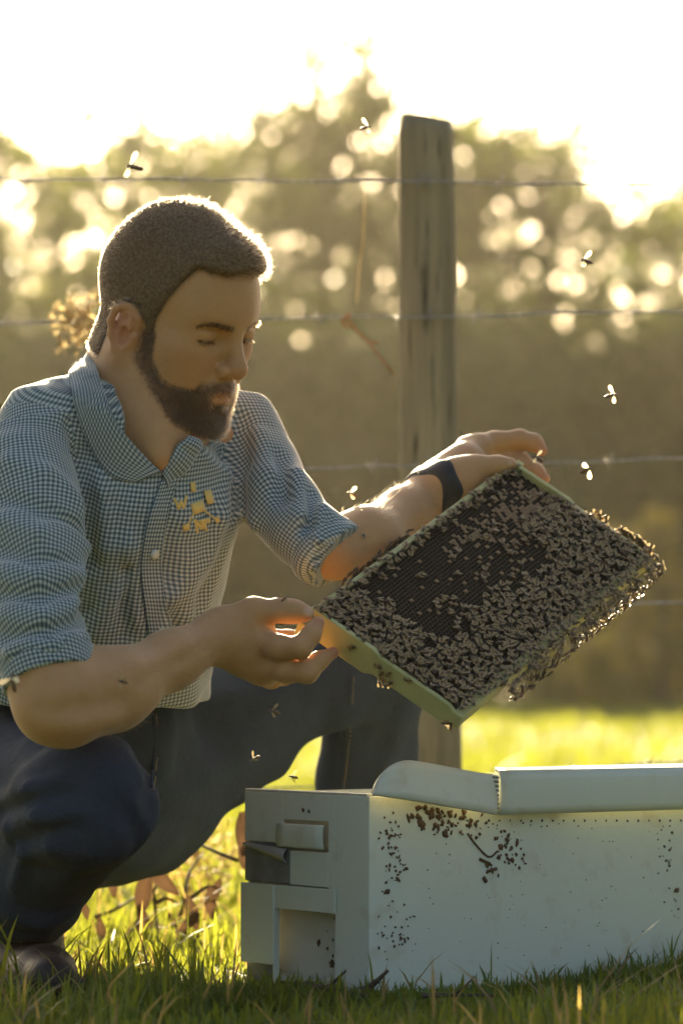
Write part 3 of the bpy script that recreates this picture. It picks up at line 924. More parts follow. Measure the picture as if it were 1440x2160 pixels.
# ---- right arm (elbow on the knee) and hand
R_EL = (92, 1492, 3.235)
right_arm = [CN((60, 940, 3.42, 60), (100, 1420, 3.25, 76), .02),
             CN((100, 1420, 3.25, 76), (116, 1482, 3.24, 76), .03),
             CN((104, 1505, 3.22, 44), (150, 1500, 3.235, 62), .03),
             CN((128, 1480, 3.24, 76), (235, 1455, 3.28, 77), .03),
             CN((235, 1455, 3.28, 77), (360, 1392, 3.345, 57), .03),
             CN((360, 1392, 3.345, 57), (462, 1340, 3.395, 47), .02)]
def arm_fold(uvs, amp, w, prims):
    P = snap(prims, uvs); return [Bump(P[i], P[i + 1], amp, w) for i in range(len(P) - 1)]
right_arm += (arm_fold([(95, 1500), (170, 1492), (255, 1478)], -.0035, .012, right_arm[:6]) + arm_fold([(190, 1420), (290, 1400), (390, 1352)], .0022, .013, right_arm[:6])
              + arm_fold([(150, 1535), (240, 1520), (330, 1480)], .0026, .012, right_arm[:6]) + arm_fold([(300, 1440), (380, 1395), (440, 1362)], -.0018, .008, right_arm[:6]))
right_hand = [CN((462, 1340, 3.395, 47), (535, 1335, 3.40, 46), .02),
              CN((470, 1352, 3.40, 44), (555, 1385, 3.41, 45), .02),
              CN((520, 1390, 3.41, 38), (560, 1412, 3.415, 32), .02)]
right_hand += chain([(488, 1312, 3.395, 34), (535, 1288, 3.392, 25), (592, 1288, 3.388, 22), (622, 1290, 3.385, 20), (648, 1294, 3.383, 15)], .012)   # thumb
right_hand += chain([(540, 1345, 3.40, 30), (590, 1366, 3.372, 25), (634, 1366, 3.360, 22), (655, 1340, 3.365, 19), (671, 1314, 3.372, 14)], .008)     # index
right_hand += chain([(548, 1400, 3.41, 30), (605, 1414, 3.385, 25), (648, 1418, 3.372, 22), (672, 1394, 3.380, 18), (702, 1377, 3.392, 13)], .008)     # middle
right_hand += chain([(560, 1410, 3.43, 27), (622, 1412, 3.452, 22), (636, 1372, 3.470, 19), (610, 1348, 3.468, 17), (580, 1341, 3.462, 15)], .008)      # ring, curled back
right_hand += chain([(545, 1416, 3.42, 27), (572, 1432, 3.435, 19), (598, 1428, 3.462, 16), (590, 1400, 3.475, 14)], .008)       # little
right_hand += [Bump(W(500, 1300, 3.38), W(560, 1330, 3.37), .0015, .006), Bump(W(545, 1325, 3.385), W(580, 1330, 3.39), -.003, .008)]
# ---- left arm and hand
left_arm = [CN((530, 940, 3.66, 40), (682, 1160, 3.54, 46), .02),
            CN((716, 1166, 3.545, 54), (770, 1140, 3.58, 60), .03),
            CN((770, 1140, 3.58, 60), (850, 1085, 3.665, 49), .03),
            CN((850, 1085, 3.665, 50), (905, 1040, 3.715, 42), .02),
            CN((770, 1160, 3.60, 44), (890, 1078, 3.70, 36), .03)]
left_hand = [CN((905, 1040, 3.715, 43), (985, 985, 3.745, 44), .02),
             CN((925, 1055, 3.70, 40), (965, 1018, 3.69, 40), .02),
             CN((945, 1015, 3.69, 38), (990, 992, 3.695, 30), .02),
             CN((930, 1010, 3.73, 40), (1010, 945, 3.775, 30), .02)]
left_hand += chain([(965, 1000, 3.69, 32), (1012, 986, 3.695, 22), (1048, 982, 3.70, 19), (1076, 978, 3.703, 13)], .01)      # thumb
left_hand += chain([(985, 948, 3.775, 29), (1042, 932, 3.79, 21), (1095, 926, 3.79, 19), (1126, 934, 3.785, 17), (1142, 950, 3.78, 12)], .008)   # index
left_hand += chain([(1000, 965, 3.79, 28), (1062, 968, 3.80, 20), (1100, 978, 3.79, 18), (1130, 994, 3.775, 15), (1149, 1010, 3.765, 11)], .008)   # middle
left_hand += chain([(990, 1000, 3.80, 28), (1050, 1008, 3.825, 20), (1080, 1040, 3.82, 17), (1080, 1075, 3.80, 14)], .008)
left_hand += chain([(975, 1030, 3.80, 26), (1020, 1050, 3.825, 18), (1045, 1085, 3.82, 15), (1040, 1110, 3.80, 13)], .008)
left_hand += [Bump(W(1010, 952, 3.75), W(1040, 960, 3.76), -.003, .008)]

body_prims = head + neck + right_arm + right_hand + left_arm + left_hand

# ---- shirt
def rot_axes(yaw, lean, roll=0):
    y = math.radians(yaw)
    l = np.array([math.cos(y), math.sin(y), math.radians(roll)])
    f = np.array([math.sin(y), -math.cos(y), -math.radians(lean)])
    return vnorm(l), vnorm(f)
_st = [  # u, v, y, lateral half, front half, yaw
    (150, 1500, 3.71, .166, .150, 40), (172, 1440, 3.69, .160, .142, 40), (190, 1370, 3.66, .152, .132, 40),
    (218, 1200, 3.60, .150, .122, 40), (243, 1040, 3.555, .158, .118, 40), (266, 945, 3.545, .138, .102, 40),
    (284, 885, 3.552, .098, .080, 40), (292, 850, 3.556, .070, .066, 40)]
torso_loft = Loft([W(*s[:3]) for s in _st], [rot_axes(s[5], 18)[0] for s in _st], [rot_axes(s[5], 18)[1] for s in _st],
                  [s[3] for s in _st], [s[4] for s in _st], .02)
def sleeve(pts, k):
    C = np.array([W(*p[:3]) for p in pts]); r = [PX(p[3], p[2]) for p in pts]
    t = vnorm(C[-1] - C[0]); a = vnorm(np.cross(t, [0.0, 1.0, 0.15])); b = np.cross(t, a)
    return Loft(C, [a] * len(pts), [b] * len(pts), r, r, k)
slv_r = sleeve([(60, 935, 3.425, 86), (58, 990, 3.40, 102), (72, 1090, 3.36, 108), (78, 1240, 3.30, 101), (90, 1370, 3.26, 99), (108, 1440, 3.246, 95)], .03)
slv_l = sleeve([(505, 905, 3.67, 76), (530, 960, 3.65, 84), (575, 1040, 3.60, 82), (632, 1115, 3.555, 76), (676, 1152, 3.537, 74), (710, 1176, 3.53, 73)], .03)
shirt_base = [torso_loft,
    Cone(W(280, 840, 3.575), W(60, 905, 3.44), .050, .036, .05), Cone(W(300, 850, 3.58), W(505, 905, 3.66), .052, .036, .05),
    slv_r, slv_l]
shirt_cut = [Cone(W(284, 790, 3.42), W(338, 945, 3.395), .044, .022, .010, 's'),
             Cone(HP(-.030, 0, -.035), W(306, 868, 3.54), .062, .078, .012, 's'),
             Cone(W(300, 810, 3.55), W(345, 985, 3.38), .062, .018, .012, 's')]
def fold(uvs, amp, w, prims=shirt_base, ga=1.6, gw=.74):
    P = snap(prims, uvs)
    return [Bump(P[i], P[i + 1], amp * ga, w * gw) for i in range(len(P) - 1)]
def folds(lst, prims, ga=1.6, gw=.74):
    out = []
    for uvs, amp, w in lst: out += fold(uvs, amp, w, prims, ga, gw)
    return out
shirt_folds = folds([
    # right sleeve: folds radiating to the inner elbow
    ([(20, 975), (95, 1000), (165, 1060)], .006, .016), ([(5, 1050), (90, 1075), (178, 1130)], -.006, .013),
    ([(0, 1100), (80, 1125), (180, 1150)], .007, .013), ([(0, 1160), (70, 1180), (165, 1190)], -.007, .011),
    ([(0, 1205), (80, 1215), (172, 1205)], .006, .012), ([(0, 1255), (85, 1262), (172, 1240)], -.007, .011),
    ([(0, 1300), (90, 1298), (175, 1275)], .006, .012), ([(10, 1345), (100, 1335), (178, 1310)], -.006, .011),
    ([(20, 1375), (110, 1362), (182, 1345)], .006, .010), ([(40, 1385), (120, 1395), (185, 1368)], -.004, .007),
    # armhole creases
    ([(165, 960), (188, 1060), (185, 1180), (178, 1290)], -.012, .014), ([(205, 1040), (225, 1160), (205, 1300)], .007, .016),
    ([(150, 900), (170, 960)], -.005, .012),
    # chest and belly drags
    ([(215, 1010), (265, 1150), (285, 1300)], .005, .016), ([(240, 1060), (262, 1200), (262, 1340)], -.005, .013),
    ([(200, 1330), (240, 1250), (262, 1160)], .006, .014), ([(195, 1290), (222, 1230)], -.006, .012),
    ([(420, 1200), (360, 1260), (330, 1350)], .005, .018), ([(470, 1170), (430, 1260), (405, 1340)], -.004, .016),
    ([(350, 1050), (345, 1200), (360, 1330)], -.004, .018), ([(400, 1180), (395, 1300)], .004, .018),
    ([(480, 1000), (470, 1090), (440, 1180)], .004, .016),
    # left sleeve
    ([(510, 880), (512, 980), (495, 1090)], -.007, .013), ([(545, 920), (560, 1000), (540, 1100)], .006, .016),
    ([(590, 960), (600, 1050), (560, 1150)], -.006, .013), ([(625, 1000), (632, 1090), (590, 1190)], .006, .013),
    ([(655, 1040), (652, 1110), (615, 1210)], -.006, .011), ([(680, 1070), (672, 1140), (640, 1225)], .005, .010),
    ([(520, 1110), (580, 1180)], -.005, .012), ([(505, 1135), (560, 1215)], .006, .012), ([(690, 1090), (680, 1160), (660, 1225)], -.004, .007),
], shirt_base)
cuff_cut = [CN((122, 1448, 3.24, 84), (142, 1530, 3.24, 84), .006, 's'), CN((716, 1180, 3.533, 66), (755, 1210, 3.54, 64), .006, 's')]
_hn = vnorm(np.array([.05, -.10, 1.0]))
hem_cut = [Slab(W(380, 1503, 3.56) - _hn, _hn, 1.0, .004, 's')]
shirt_prims = shirt_base + shirt_folds + shirt_cut + cuff_cut + hem_cut

# ---- jeans
jeans_base = [
    Ell(W(120, 1640, 3.80), (.17, .15, .115), .03, 'u', np.array([rot_axes(30, 0)[0], rot_axes(30, 0)[1], [0, 0, 1.0]])),
    CN((270, 1660, 3.84, 190), (500, 1518, 3.88, 138), .04), CN((500, 1518, 3.88, 138), (640, 1448, 3.92, 106), .03), CN((640, 1448, 3.92, 106), (795, 1408, 3.97, 110), .03),
    CN((800, 1418, 3.97, 112), (770, 1640, 4.05, 98), .010), CN((770, 1640, 4.05, 98), (712, 1885, 4.17, 82), .03),
    CN((20, 1650, 3.74, 185), (195, 1690, 3.33, 132), .05),
    CN((190, 1692, 3.33, 128), (70, 1860, 3.50, 108), .04), CN((70, 1860, 3.50, 108), (50, 1960, 3.62, 92), .03),
    CN((150, 1720, 3.80, 150), (300, 1700, 3.84, 120), .05), CN((190, 1500, 3.72, 205), (230, 1610, 3.78, 190), .04)]
jeans_folds = folds([
    ([(0, 1690), (60, 1665), (130, 1640)], .006, .011), ([(0, 1712), (60, 1690), (140, 1672)], -.007, .009),
    ([(10, 1760), (80, 1728), (170, 1715)], .007, .012), ([(20, 1785), (80, 1755), (150, 1745)], -.009, .011),
    ([(15, 1745), (45, 1800), (30, 1870)], .007, .012), ([(50, 1800), (110, 1790), (190, 1800)], .005, .014),
    ([(60, 1840), (120, 1840)], -.006, .013), ([(20, 1930), (90, 1945), (150, 1930)], .007, .012), ([(0, 1960), (70, 1972)], -.006, .010),
    ([(265, 1720), (300, 1760), (290, 1800)], -.006, .012), ([(240, 1640), (290, 1700), (325, 1750)], .003, .012),
    ([(330, 1500), (310, 1600), (330, 1700)], -.007, .018), ([(360, 1500), (350, 1620)], .006, .018),
    ([(420, 1480), (500, 1470), (600, 1470)], .005, .018), ([(430, 1530), (520, 1510), (640, 1500)], -.004, .016),
    ([(700, 1470), (690, 1520), (680, 1560)], -.010, .016), ([(740, 1440), (735, 1550), (720, 1660)], .006, .010),
    ([(830, 1480), (800, 1570), (770, 1660)], -.005, .014), ([(860, 1470), (840, 1560), (810, 1640)], .005, .014)], jeans_base, 1.0, 1.0)
jeans_prims = jeans_base + jeans_folds
boot_prims = [CN((52, 1950, 3.60, 82), (58, 2030, 3.58, 78), .02), CN((40, 2045, 3.64, 66), (95, 2062, 3.42, 62), .03), CN((95, 2062, 3.42, 62), (112, 2068, 3.34, 52), .02)]
# ---- person: meshes
VOX = 0.0021
person = empty('person', W(190, 2080, 3.6), label='bearded man in a checked shirt crouching and holding a bee-covered frame', category='person')
def skin_material():
    m, nt, b = new_mat('skin')
    at = N(nt, 'ShaderNodeAttribute', attribute_name='tone')
    f = noise(nt, 60, 5); f2 = noise(nt, 900, 2)
    f3 = noise(nt, 230, 3)
    base = mixc(nt, mathn(nt, 'ADD', mathn(nt, 'MULTIPLY', f, .6), mathn(nt, 'MULTIPLY', f3, .4)), (.42, .215, .085), (.57, .310, .130))
    sep = nt.nodes.new('ShaderNodeSeparateColor'); nt.links.new(at.outputs['Color'], sep.inputs[0])
    red = mixc(nt, sep.outputs[0], base, (.46, .14, .085))
    dark = mixc(nt, sep.outputs[1], red, (.085, .050, .028))
    pale = mixc(nt, sep.outputs[2], dark, (.74, .52, .42))
    nt.links.new(pale, b.inputs['Base Color'])
    b.inputs['Roughness'].default_value = .56
    b.inputs['Specular IOR Level'].default_value = .4
    b.inputs['Sheen Weight'].default_value = .25; b.inputs['Sheen Roughness'].default_value = .35
    b.inputs['Subsurface Weight'].default_value = .16
    b.inputs['Subsurface Radius'].default_value = (1.0, .32, .16)
    b.inputs['Subsurface Scale'].default_value = .012
    bump(nt, b, mathn(nt, 'ADD', f, f2), .45, .0014)
    return m
SKIN = skin_material()
def in_hide(c, R):
    """skip the chest and the upper arms that the shirt covers"""
    return combine(shirt_base, c) > -0.055 - R
bv, bf = sdf_mesh(body_prims, VOX, keep=in_hide)
body = mesh_obj('body', bv, bf, SKIN, person)
loc = HLOC(bv)
def gauss(p, c, s): return np.exp(-(((p - np.array(c)) / np.array(s)) ** 2).sum(1))
ya = np.abs(loc[:, 1]); LA = np.stack([loc[:, 0], ya, loc[:, 2]], 1)
on_head = (np.linalg.norm(loc - np.array([.02, 0, .01]), axis=1) < .17)
# masks in head space: hair on the scalp, beard on the jaw
def sstep(x, a, b): t = np.clip((x - a) / (b - a), 0, 1); return t * t * (3 - 2 * t)
def hair_mask(L):
    x, y, z = L[:, 0], np.abs(L[:, 1]), L[:, 2]
    temple = .088 - .030 * sstep(y, .030, .056)                 # front hairline runs back at the temples
    front = np.where(z > .055, temple - (z - .085) * .15, .030 + .0 * z)
    m = (x < front) & (z > -.050)
    top = (z > .086 - .10 * np.maximum(0, .05 - x) - .6 * np.maximum(0, .0 - x)) 
    side = (x < .033 + .42 * np.clip(z - .018, 0, .08)) & (z > -.004) & (x > -.12)
    back = (x < -.035) & (z > -.052)
    earcut = ((x + .001) / .024) ** 2 + ((z + .009) / .036) ** 2 < 1
    return ((z > .087) & (x < temple) | (side & (z < .0875)) | back) & ~(earcut & (y > .06)) & (z > -.055)
def beard_mask(L):
    x, y, z = L[:, 0], np.abs(L[:, 1]), L[:, 2]
    side = (x > .018) & (x < .038) & (z < .004) & (y > .040)
    line = -.028 - .022 * sstep(x, .035, .065)
    cheek = (x > .022) & (z < line) & (z > -.125) & ((x - .03) * .9 + (-z) > .0)
    lips = (((z + .0555) / .0085) ** 2 + (y / .024) ** 2 < 1) & (x > .07)
    soul = (z > -.072) & (z < -.064) & (y > .010) & (y < .018) & (x > .07)
    mous = (x > .075) & (z < -.037 - .25 * np.maximum(0, y - .012)) & (z > -.056) & (y < .034)
    gap = (x > .070) & (y > .030) & (z > -.040) & (z < -.03)
    under = z < -.034 - .86 * np.maximum(0, x - .020)
    return ((side | cheek | mous) & ~lips & ~soul & ~gap & ~under & (x < .13))
tone = np.zeros((len(bv), 4)); tone[:, 3] = 1
tone[:, 0] += .42 * gauss(LA, (.100, .0, -.0545), (.02, .020, .0068)) * on_head
tone[:, 0] += .55 * gauss(LA, (-.003, .084, -.007), (.02, .014, .032))
tone[:, 0] += .30 * gauss(LA, (.112, 0, -.018), (.016, .016, .014)) + .18 * gauss(LA, (.07, .045, -.012), (.03, .03, .022))
hm = hair_mask(loc) & on_head; bm_ = beard_mask(loc) & on_head
tone[:, 1] = np.maximum(hm * .75, bm_ * .66)
tone[:, 1] = np.maximum(tone[:, 1], .8 * gauss(LA, (.087, .033, .0083), (.012, .015, .0012)) * on_head)      # lash line
tone[:, 1] = np.maximum(tone[:, 1], .55 * on_head * (ya > .011) * (ya < .050) * (loc[:, 0] > .055) * np.exp(-((loc[:, 2] - .0300) / .0028) ** 2))
# soften the masks over the mesh
ed = np.concatenate([bf[:, [0, 1]], bf[:, [1, 2]], bf[:, [2, 3]], bf[:, [3, 0]]])
def smooth_attr(a, n):
    for _ in range(n):
        s = np.zeros_like(a); c = np.zeros(len(a))
        np.add.at(s, ed[:, 0], a[ed[:, 1]]); np.add.at(c, ed[:, 0], 1)
        a = .5 * a + .5 * (s / np.maximum(c, 1)[:, None] if a.ndim > 1 else s / np.maximum(c, 1))
    return a
tone[:, 1] = smooth_attr(tone[:, 1], 7)
for tip, r in (((655, 1288, 3.37), .008), ((1082, 974, 3.69), .006)):                # thumb nails
    d = np.linalg.norm(bv - W(*tip), axis=1); tone[:, 2] = np.maximum(tone[:, 2], np.clip(1.3 - d / r, 0, .8))
for tip in ((672, 1313, 3.37), (702, 1377, 3.39), (576, 1341, 3.46), (1144, 950, 3.78), (1150, 1010, 3.765)):
    d = np.linalg.norm(bv - W(*tip), axis=1); tone[:, 0] = np.maximum(tone[:, 0], .5 * np.exp(-(d / .012) ** 2))
ca = body.data.color_attributes.new('tone', 'FLOAT_COLOR', 'POINT'); ca.data.foreach_set('color', tone.astype(np.float32).ravel())

# ---- strands
def strands(name, roots, dirs, lens, mat, parent, rad=.00010, npt=5, curl=.25, grav=(0, 0, 0), **kw):
    n = len(roots); cu = bpy.data.hair_curves.new(name); cu.add_curves([npt] * n)
    t = np.linspace(0, 1, npt)[None, :, None]
    jit = RNG.normal(0, curl, (n, 3))
    P = roots[:, None, :] + lens[:, None, None] * (t * dirs[:, None, :] + t * t * (jit * .5 + np.array(grav))[:, None, :])
    cu.attributes['position'].data.foreach_set('vector', P.astype(np.float32).ravel())
    r = np.repeat((rad * np.array([1, 1, .9, .7, .25])[None, :npt]), n, 0)
    ra = cu.attributes.get('radius') or cu.attributes.new('radius', 'FLOAT', 'POINT')
    ra.data.foreach_set('value', r.astype(np.float32).ravel())
    cu.materials.append(mat)
    o = bpy.data.objects.new(name, cu); COL.objects.link(o)
    if parent: o.parent = parent; o.location = -Vector(parent.location) if parent.parent is None and parent.type == 'EMPTY' else (0, 0, 0)
    return setp(o, **kw)
def hair_mat(name, c1, c2):
    m, nt, b = new_mat(name)
    f = noise(nt, 190, 4, .7)
    f = ramp(nt, f, [(.30, (0, 0, 0)), (.70, (1, 1, 1))])
    h = nt.nodes.new('ShaderNodeBsdfHairPrincipled'); h.parametrization = 'COLOR'
    nt.links.new(mixc(nt, f, c1, c2), h.inputs['Color']); h.inputs['Roughness'].default_value = .35; h.inputs['Radial Roughness'].default_value = .45
    nt.links.new(h.outputs[0], nt.nodes['Material Output'].inputs['Surface'])
    return m
HAIR = hair_mat('brown_hair', (.085, .055, .032), (.25, .17, .10))
BEARD = hair_mat('dark_beard', (.036, .021, .011), (.090, .054, .027))
bn = np.zeros((len(bv), 3)); body.data.vertices.foreach_get('normal', (tmp := np.zeros(len(bv) * 3, dtype=np.float32))); bn = tmp.reshape(-1, 3).astype(float)
def pick(mask, n):
    i = np.flatnonzero(mask); return RNG.choice(i, n, replace=n > len(i))
def hair_len(L):
    top = sstep(L[:, 2], .070, .115) * sstep(L[:, 0], -.08, .0); fq = sstep(L[:, 0], .02, .075) * top
    return .0050 + .0035 * sstep(L[:, 2], .0, .07) + .010 * top * (1 - .5 * sstep(L[:, 0], -.02, .04)) + .011 * fq, top
def hair_flow(L, top):
    return (H_F * .9 + H_U * .15)[None, :] * (top * .75)[:, None] + (H_U * -.55)[None, :] * (1 - top)[:, None] + (-H_F * .35)[None, :] * ((1 - top) * (L[:, 0] < 0.03))[:, None]
# the thick lower part of the hair: opaque solid added to block backlight, the strands stand out of it
soft = smooth_attr(hm.astype(float), 22)
hln, htop = hair_len(loc)
hd = bn * (1 - .25 * htop)[:, None] + hair_flow(loc, htop); hd /= np.linalg.norm(hd, axis=1)[:, None]
base_p = bv + hd * (hln * .84 * sstep(soft, .45, 1.0))[:, None] + bn * .0004
fm = (soft[bf] > .5).all(1); used = np.unique(bf[fm]); remap = np.zeros(len(bv), int); remap[used] = np.arange(len(used))
HB = simple_mat('hair_layer', (.135, .088, .052), .85, .35, 240, .003, .1)
hair_base = mesh_obj('hair_layer', base_p[used], remap[bf[fm]], HB, person)
i = pick(hm, 26000); L = loc[i]
top = sstep(L[:, 2], .070, .115) * sstep(L[:, 0], -.08, .0)
frontq = sstep(L[:, 0], .02, .075) * top
flow = (H_F * .9 + H_U * .15)[None, :] * (top * .75)[:, None] + (H_U * -.55)[None, :] * (1 - top)[:, None] + (-H_F * .35)[None, :] * ((1 - top) * (L[:, 0] < 0.03))[:, None]
d = bn[i] * (1.0 - .25 * top)[:, None] + flow + RNG.normal(0, .16, (len(i), 3))
d /= np.linalg.norm(d, axis=1)[:, None]
ln = hair_len(L)[0] * RNG.uniform(.82, 1.06, len(i))
strands('hair', bv[i] + RNG.normal(0, .0009, (len(i), 3)), d, ln, HAIR, person, rad=.00016, grav=H_F * .12)
bsoft = smooth_attr(bm_.astype(float), 14)
i = pick(bm_ | (bsoft > .12), 36000); i = i[RNG.random(len(i)) < np.clip(bsoft[i] * 1.15 - .12, 0, 1) ** 1.4]; L = loc[i]
d = bn[i] * .45 + (-H_U * .75 + H_F * .1)[None, :] + RNG.normal(0, .22, (len(i), 3)); d /= np.linalg.norm(d, axis=1)[:, None]
ln = (.0050 + .0045 * sstep(-L[:, 2], .05, .10)) * RNG.uniform(.6, 1.2, len(i))
strands('beard', bv[i] - bn[i] * .0006, d, ln, BEARD, person, rad=.00013)
for s in (-1, 1):                                        # eyebrows and lashes
    y = loc[:, 1] * s
    cen = .0285 + .0030 * sstep(y, .012, .036) - .005 * sstep(y, .040, .052)
    m = on_head & (y > .011) & (y < .052) & (np.abs(loc[:, 2] - cen) < .0031 - .03 * np.maximum(0, y - .034) * .4) & (loc[:, 0] > .055)
    i = pick(m, 560)
    out = H_L * s
    d = bn[i] * .30 + out * .85 + H_U * .12 + RNG.normal(0, .18, (len(i), 3)); d /= np.linalg.norm(d, axis=1)[:, None]
    strands('eyebrow', bv[i], d, RNG.uniform(.0035, .006, len(i)), BEARD, person, rad=.00014)
    m = on_head & (np.abs(loc[:, 2] - .0085) < .0020) & (y > .020) & (y < .047) & (loc[:, 0] > .075)
    i = pick(m, 160)
    d = bn[i] * .9 - H_U * .55 + RNG.normal(0, .15, (len(i), 3)); d /= np.linalg.norm(d, axis=1)[:, None]
    strands('eyelash', bv[i], d, RNG.uniform(.0035, .006, len(i)), BEARD, person, rad=.00014)
# fine fair hair on the forearms
dl = np.minimum(combine(left_arm[1:], bv), combine(right_arm[3:6], bv))
i = pick((dl < .003) & (combine(shirt_base, bv) > .004), 1500)
d = bn[i] * .6 + np.array([.55, .1, .1]) + RNG.normal(0, .3, (len(i), 3)); d /= np.linalg.norm(d, axis=1)[:, None]
strands('arm_hair', bv[i], d, RNG.uniform(.004, .009, len(i)), HAIR, person, rad=.000045)

# ---- shirt mesh with cloth coordinates
def gingham(name):
    m, nt, b = new_mat(name)
    uv = nt.nodes.new('ShaderNodeUVMap'); uv.uv_map = 'UVMap'
    sep = nt.nodes.new('ShaderNodeSeparateXYZ'); nt.links.new(uv.outputs[0], sep.inputs[0])
    st = []
    for ax in (0, 1):
        w = mathn(nt, 'MULTIPLY', sep.outputs[ax], 1 / .0048)
        fr = mathn(nt, 'FRACT', w)
        tri = mathn(nt, 'ABSOLUTE', mathn(nt, 'SUBTRACT', fr, .5))
        mr = N(nt, 'ShaderNodeMapRange'); mr.inputs[1].default_value = .20; mr.inputs[2].default_value = .30
        nt.links.new(tri, mr.inputs[0]); st.append(mr.outputs[0])
    both = mathn(nt, 'ADD', st[0], st[1])
    col = ramp(nt, mathn(nt, 'MULTIPLY', both, .5), [(0.0, (.63, .64, .58)), (.5, (.20, .265, .28)), (1.0, (.034, .056, .072))])
    weave = noise(nt, 2500, 1)
    fade = noise(nt, 9, 3)
    col = mixc(nt, mathn(nt, 'MULTIPLY', fade, .25), col, (.52, .55, .53))
    nt.links.new(col, b.inputs['Base Color']); b.inputs['Roughness'].default_value = .85; b.inputs['Specular IOR Level'].default_value = .15
    b.inputs['Sheen Weight'].default_value = .9; b.inputs['Sheen Roughness'].default_value = .3
    wr = noise(nt, 55, 3, dist=.6)
    bump(nt, b, mathn(nt, 'ADD', wr, mathn(nt, 'MULTIPLY', weave, .12)), .5, .0022)
    t = nt.nodes.new('ShaderNodeBsdfTranslucent'); nt.links.new(col, t.inputs['Color'])
    mx = nt.nodes.new('ShaderNodeMixShader'); mx.inputs[0].default_value = .18
    nt.links.new(b.outputs[0], mx.inputs[1]); nt.links.new(t.outputs[0], mx.inputs[2]); nt.links.new(mx.outputs[0], nt.nodes['Material Output'].inputs['Surface'])
    return m
GING = gingham('gingham_cotton')
def wrinkle(P):
    s = np.zeros(len(P))
    for k, (a, amp) in enumerate((((41, 23, 29), .0011), ((83, 61, 37), .0007), ((19, 57, 67), .0009))):
        s += amp * np.sin(P @ np.array(a) + k + 1.7 * np.sin(P @ np.array([31, -17, 22]) + k))
    return s
sv, sf = sdf_mesh(shirt_prims, .003, extra=wrinkle, keep=lambda c, R: (c[:, 0] > -.62))
shirt = mesh_obj('shirt', sv, sf, GING, person)
def tube_uv(lf, P, r0, half=True):
    x, y, z, ra, rb, Ln = lf.local(P)
    ang = np.arctan2(x / ra, y / rb)
    ax = vnorm(lf.C[-1] - lf.C[0])
    return np.stack([ang * r0, P @ ax], 1), ang
fc = sv[sf].mean(1)
d_t = torso_loft.d(fc); d_r = slv_r.d(fc); d_l = slv_l.d(fc)
part = np.where((d_r < d_t) & (d_r < d_l), 1, np.where(d_l < d_t, 2, 0))
UV = np.zeros((len(sf), 4, 2))
for pi, (lf, r0) in enumerate(((torso_loft, .145), (slv_r, .052), (slv_l, .045))):
    sel = part == pi
    P = sv[sf[sel]].reshape(-1, 3); uvp, ang = tube_uv(lf, P, r0)
    if pi == 0:
        # yoke: planar cloth over the shoulders where the loft narrows to the neck
        x, y, z, ra, rb, Ln = lf.local(P)
        uvp[:, 0] = np.arctan2(x / .155, y / .115) * .138
    ang = ang.reshape(-1, 4); U = uvp.reshape(-1, 4, 2)
    wrap = (ang.max(1) - ang.min(1)) > math.pi
    U[..., 0] += np.where(wrap[:, None] & (ang < 0), 2 * math.pi * r0, 0)
    UV[sel] = U
lay = shirt.data.uv_layers.new(name='UVMap'); lay.data.foreach_set('uv', UV.astype(np.float32).ravel())

def patch(name, A, B, nu, nv, off, thick, uvs=None, lift=None, mat=None, parent=None, prims=None, scale=None):
    """strip of cloth between two photo curves, laid on the shirt"""
    A = spline(A, nu); B = spline(B, nu)
    t = np.linspace(0, 1, nv)
    uv2 = A[:, None, :] * (1 - t)[None, :, None] + B[:, None, :] * t[None, :, None]
    P = snap(prims or shirt_prims, uv2.reshape(-1, 2)); g = grad(prims or shirt_prims, P)
    o = np.full((nu, nv), off) if lift is None else off + lift(np.linspace(0, 1, nu)[:, None], t[None, :])
    P = (P + g * o.reshape(-1, 1)).reshape(nu, nv, 3)
    du = np.concatenate([[0], np.cumsum(np.linalg.norm(np.diff(P[:, nv // 2], axis=0), axis=1))])
    dv = np.concatenate([[0], np.cumsum(np.linalg.norm(np.diff(P[nu // 2], axis=0), axis=1))])
    UVp = np.stack(np.broadcast_arrays(du[:, None], dv[None, :]), -1)
    return sheet(name, P, thick, mat or GING, parent or shirt, uv=UVp)
# placket, collar
patch('placket', [(337, 1015), (312, 1090), (296, 1190), (306, 1290), (318, 1380), (321, 1440)], [(374, 1005), (352, 1090), (340, 1190), (352, 1290), (366, 1380), (369, 1440)], 60, 10, .0022, .0016, lift=lambda a, b: .0012 * np.sin(9 * a + 2 * b))
# collar leaves lie over the shirt and the neck
col_prims = shirt_base + [neck[0], neck[1]]
def collar(name, A, B, nu=40, nv=14, l0=.0065, l1=.0025):
    return patch(name, A, B, nu, nv, 0, .0022, prims=col_prims, lift=lambda a, b: l0 + (l1 - l0) * b + .0025 * np.sin(np.pi * b) + .0012 * np.sin(12 * a))
collar('collar', [(196, 738), (204, 790), (226, 858), (272, 926), (336, 994)], [(146, 792), (160, 868), (192, 948), (230, 1004), (284, 1019)])
collar('collar', [(392, 922), (368, 945), (340, 998)], [(424, 935), (404, 975), (352, 1030)], 24, 10, .003, .002)
# collar stand round the back of the neck
ax = vnorm(HP(-.034, 0, -.030) - NB); e_a = vnorm(np.cross(ax, [0, 1.0, 0])); e_b = np.cross(ax, e_a)
G = []; UVg = []
for q in np.linspace(math.radians(-170), math.radians(80), 50):
    row = []; uvr = []
    for hh in np.linspace(-.030, .008, 8):
        r = .0635 - .05 * (hh + .03) * .6 + .002 * math.sin(3 * q)
        row.append(NB + ax * (hh + .006) + (e_a * math.cos(q) + e_b * math.sin(q)) * r); uvr.append((q * .06, hh))
    G.append(row); UVg.append(uvr)
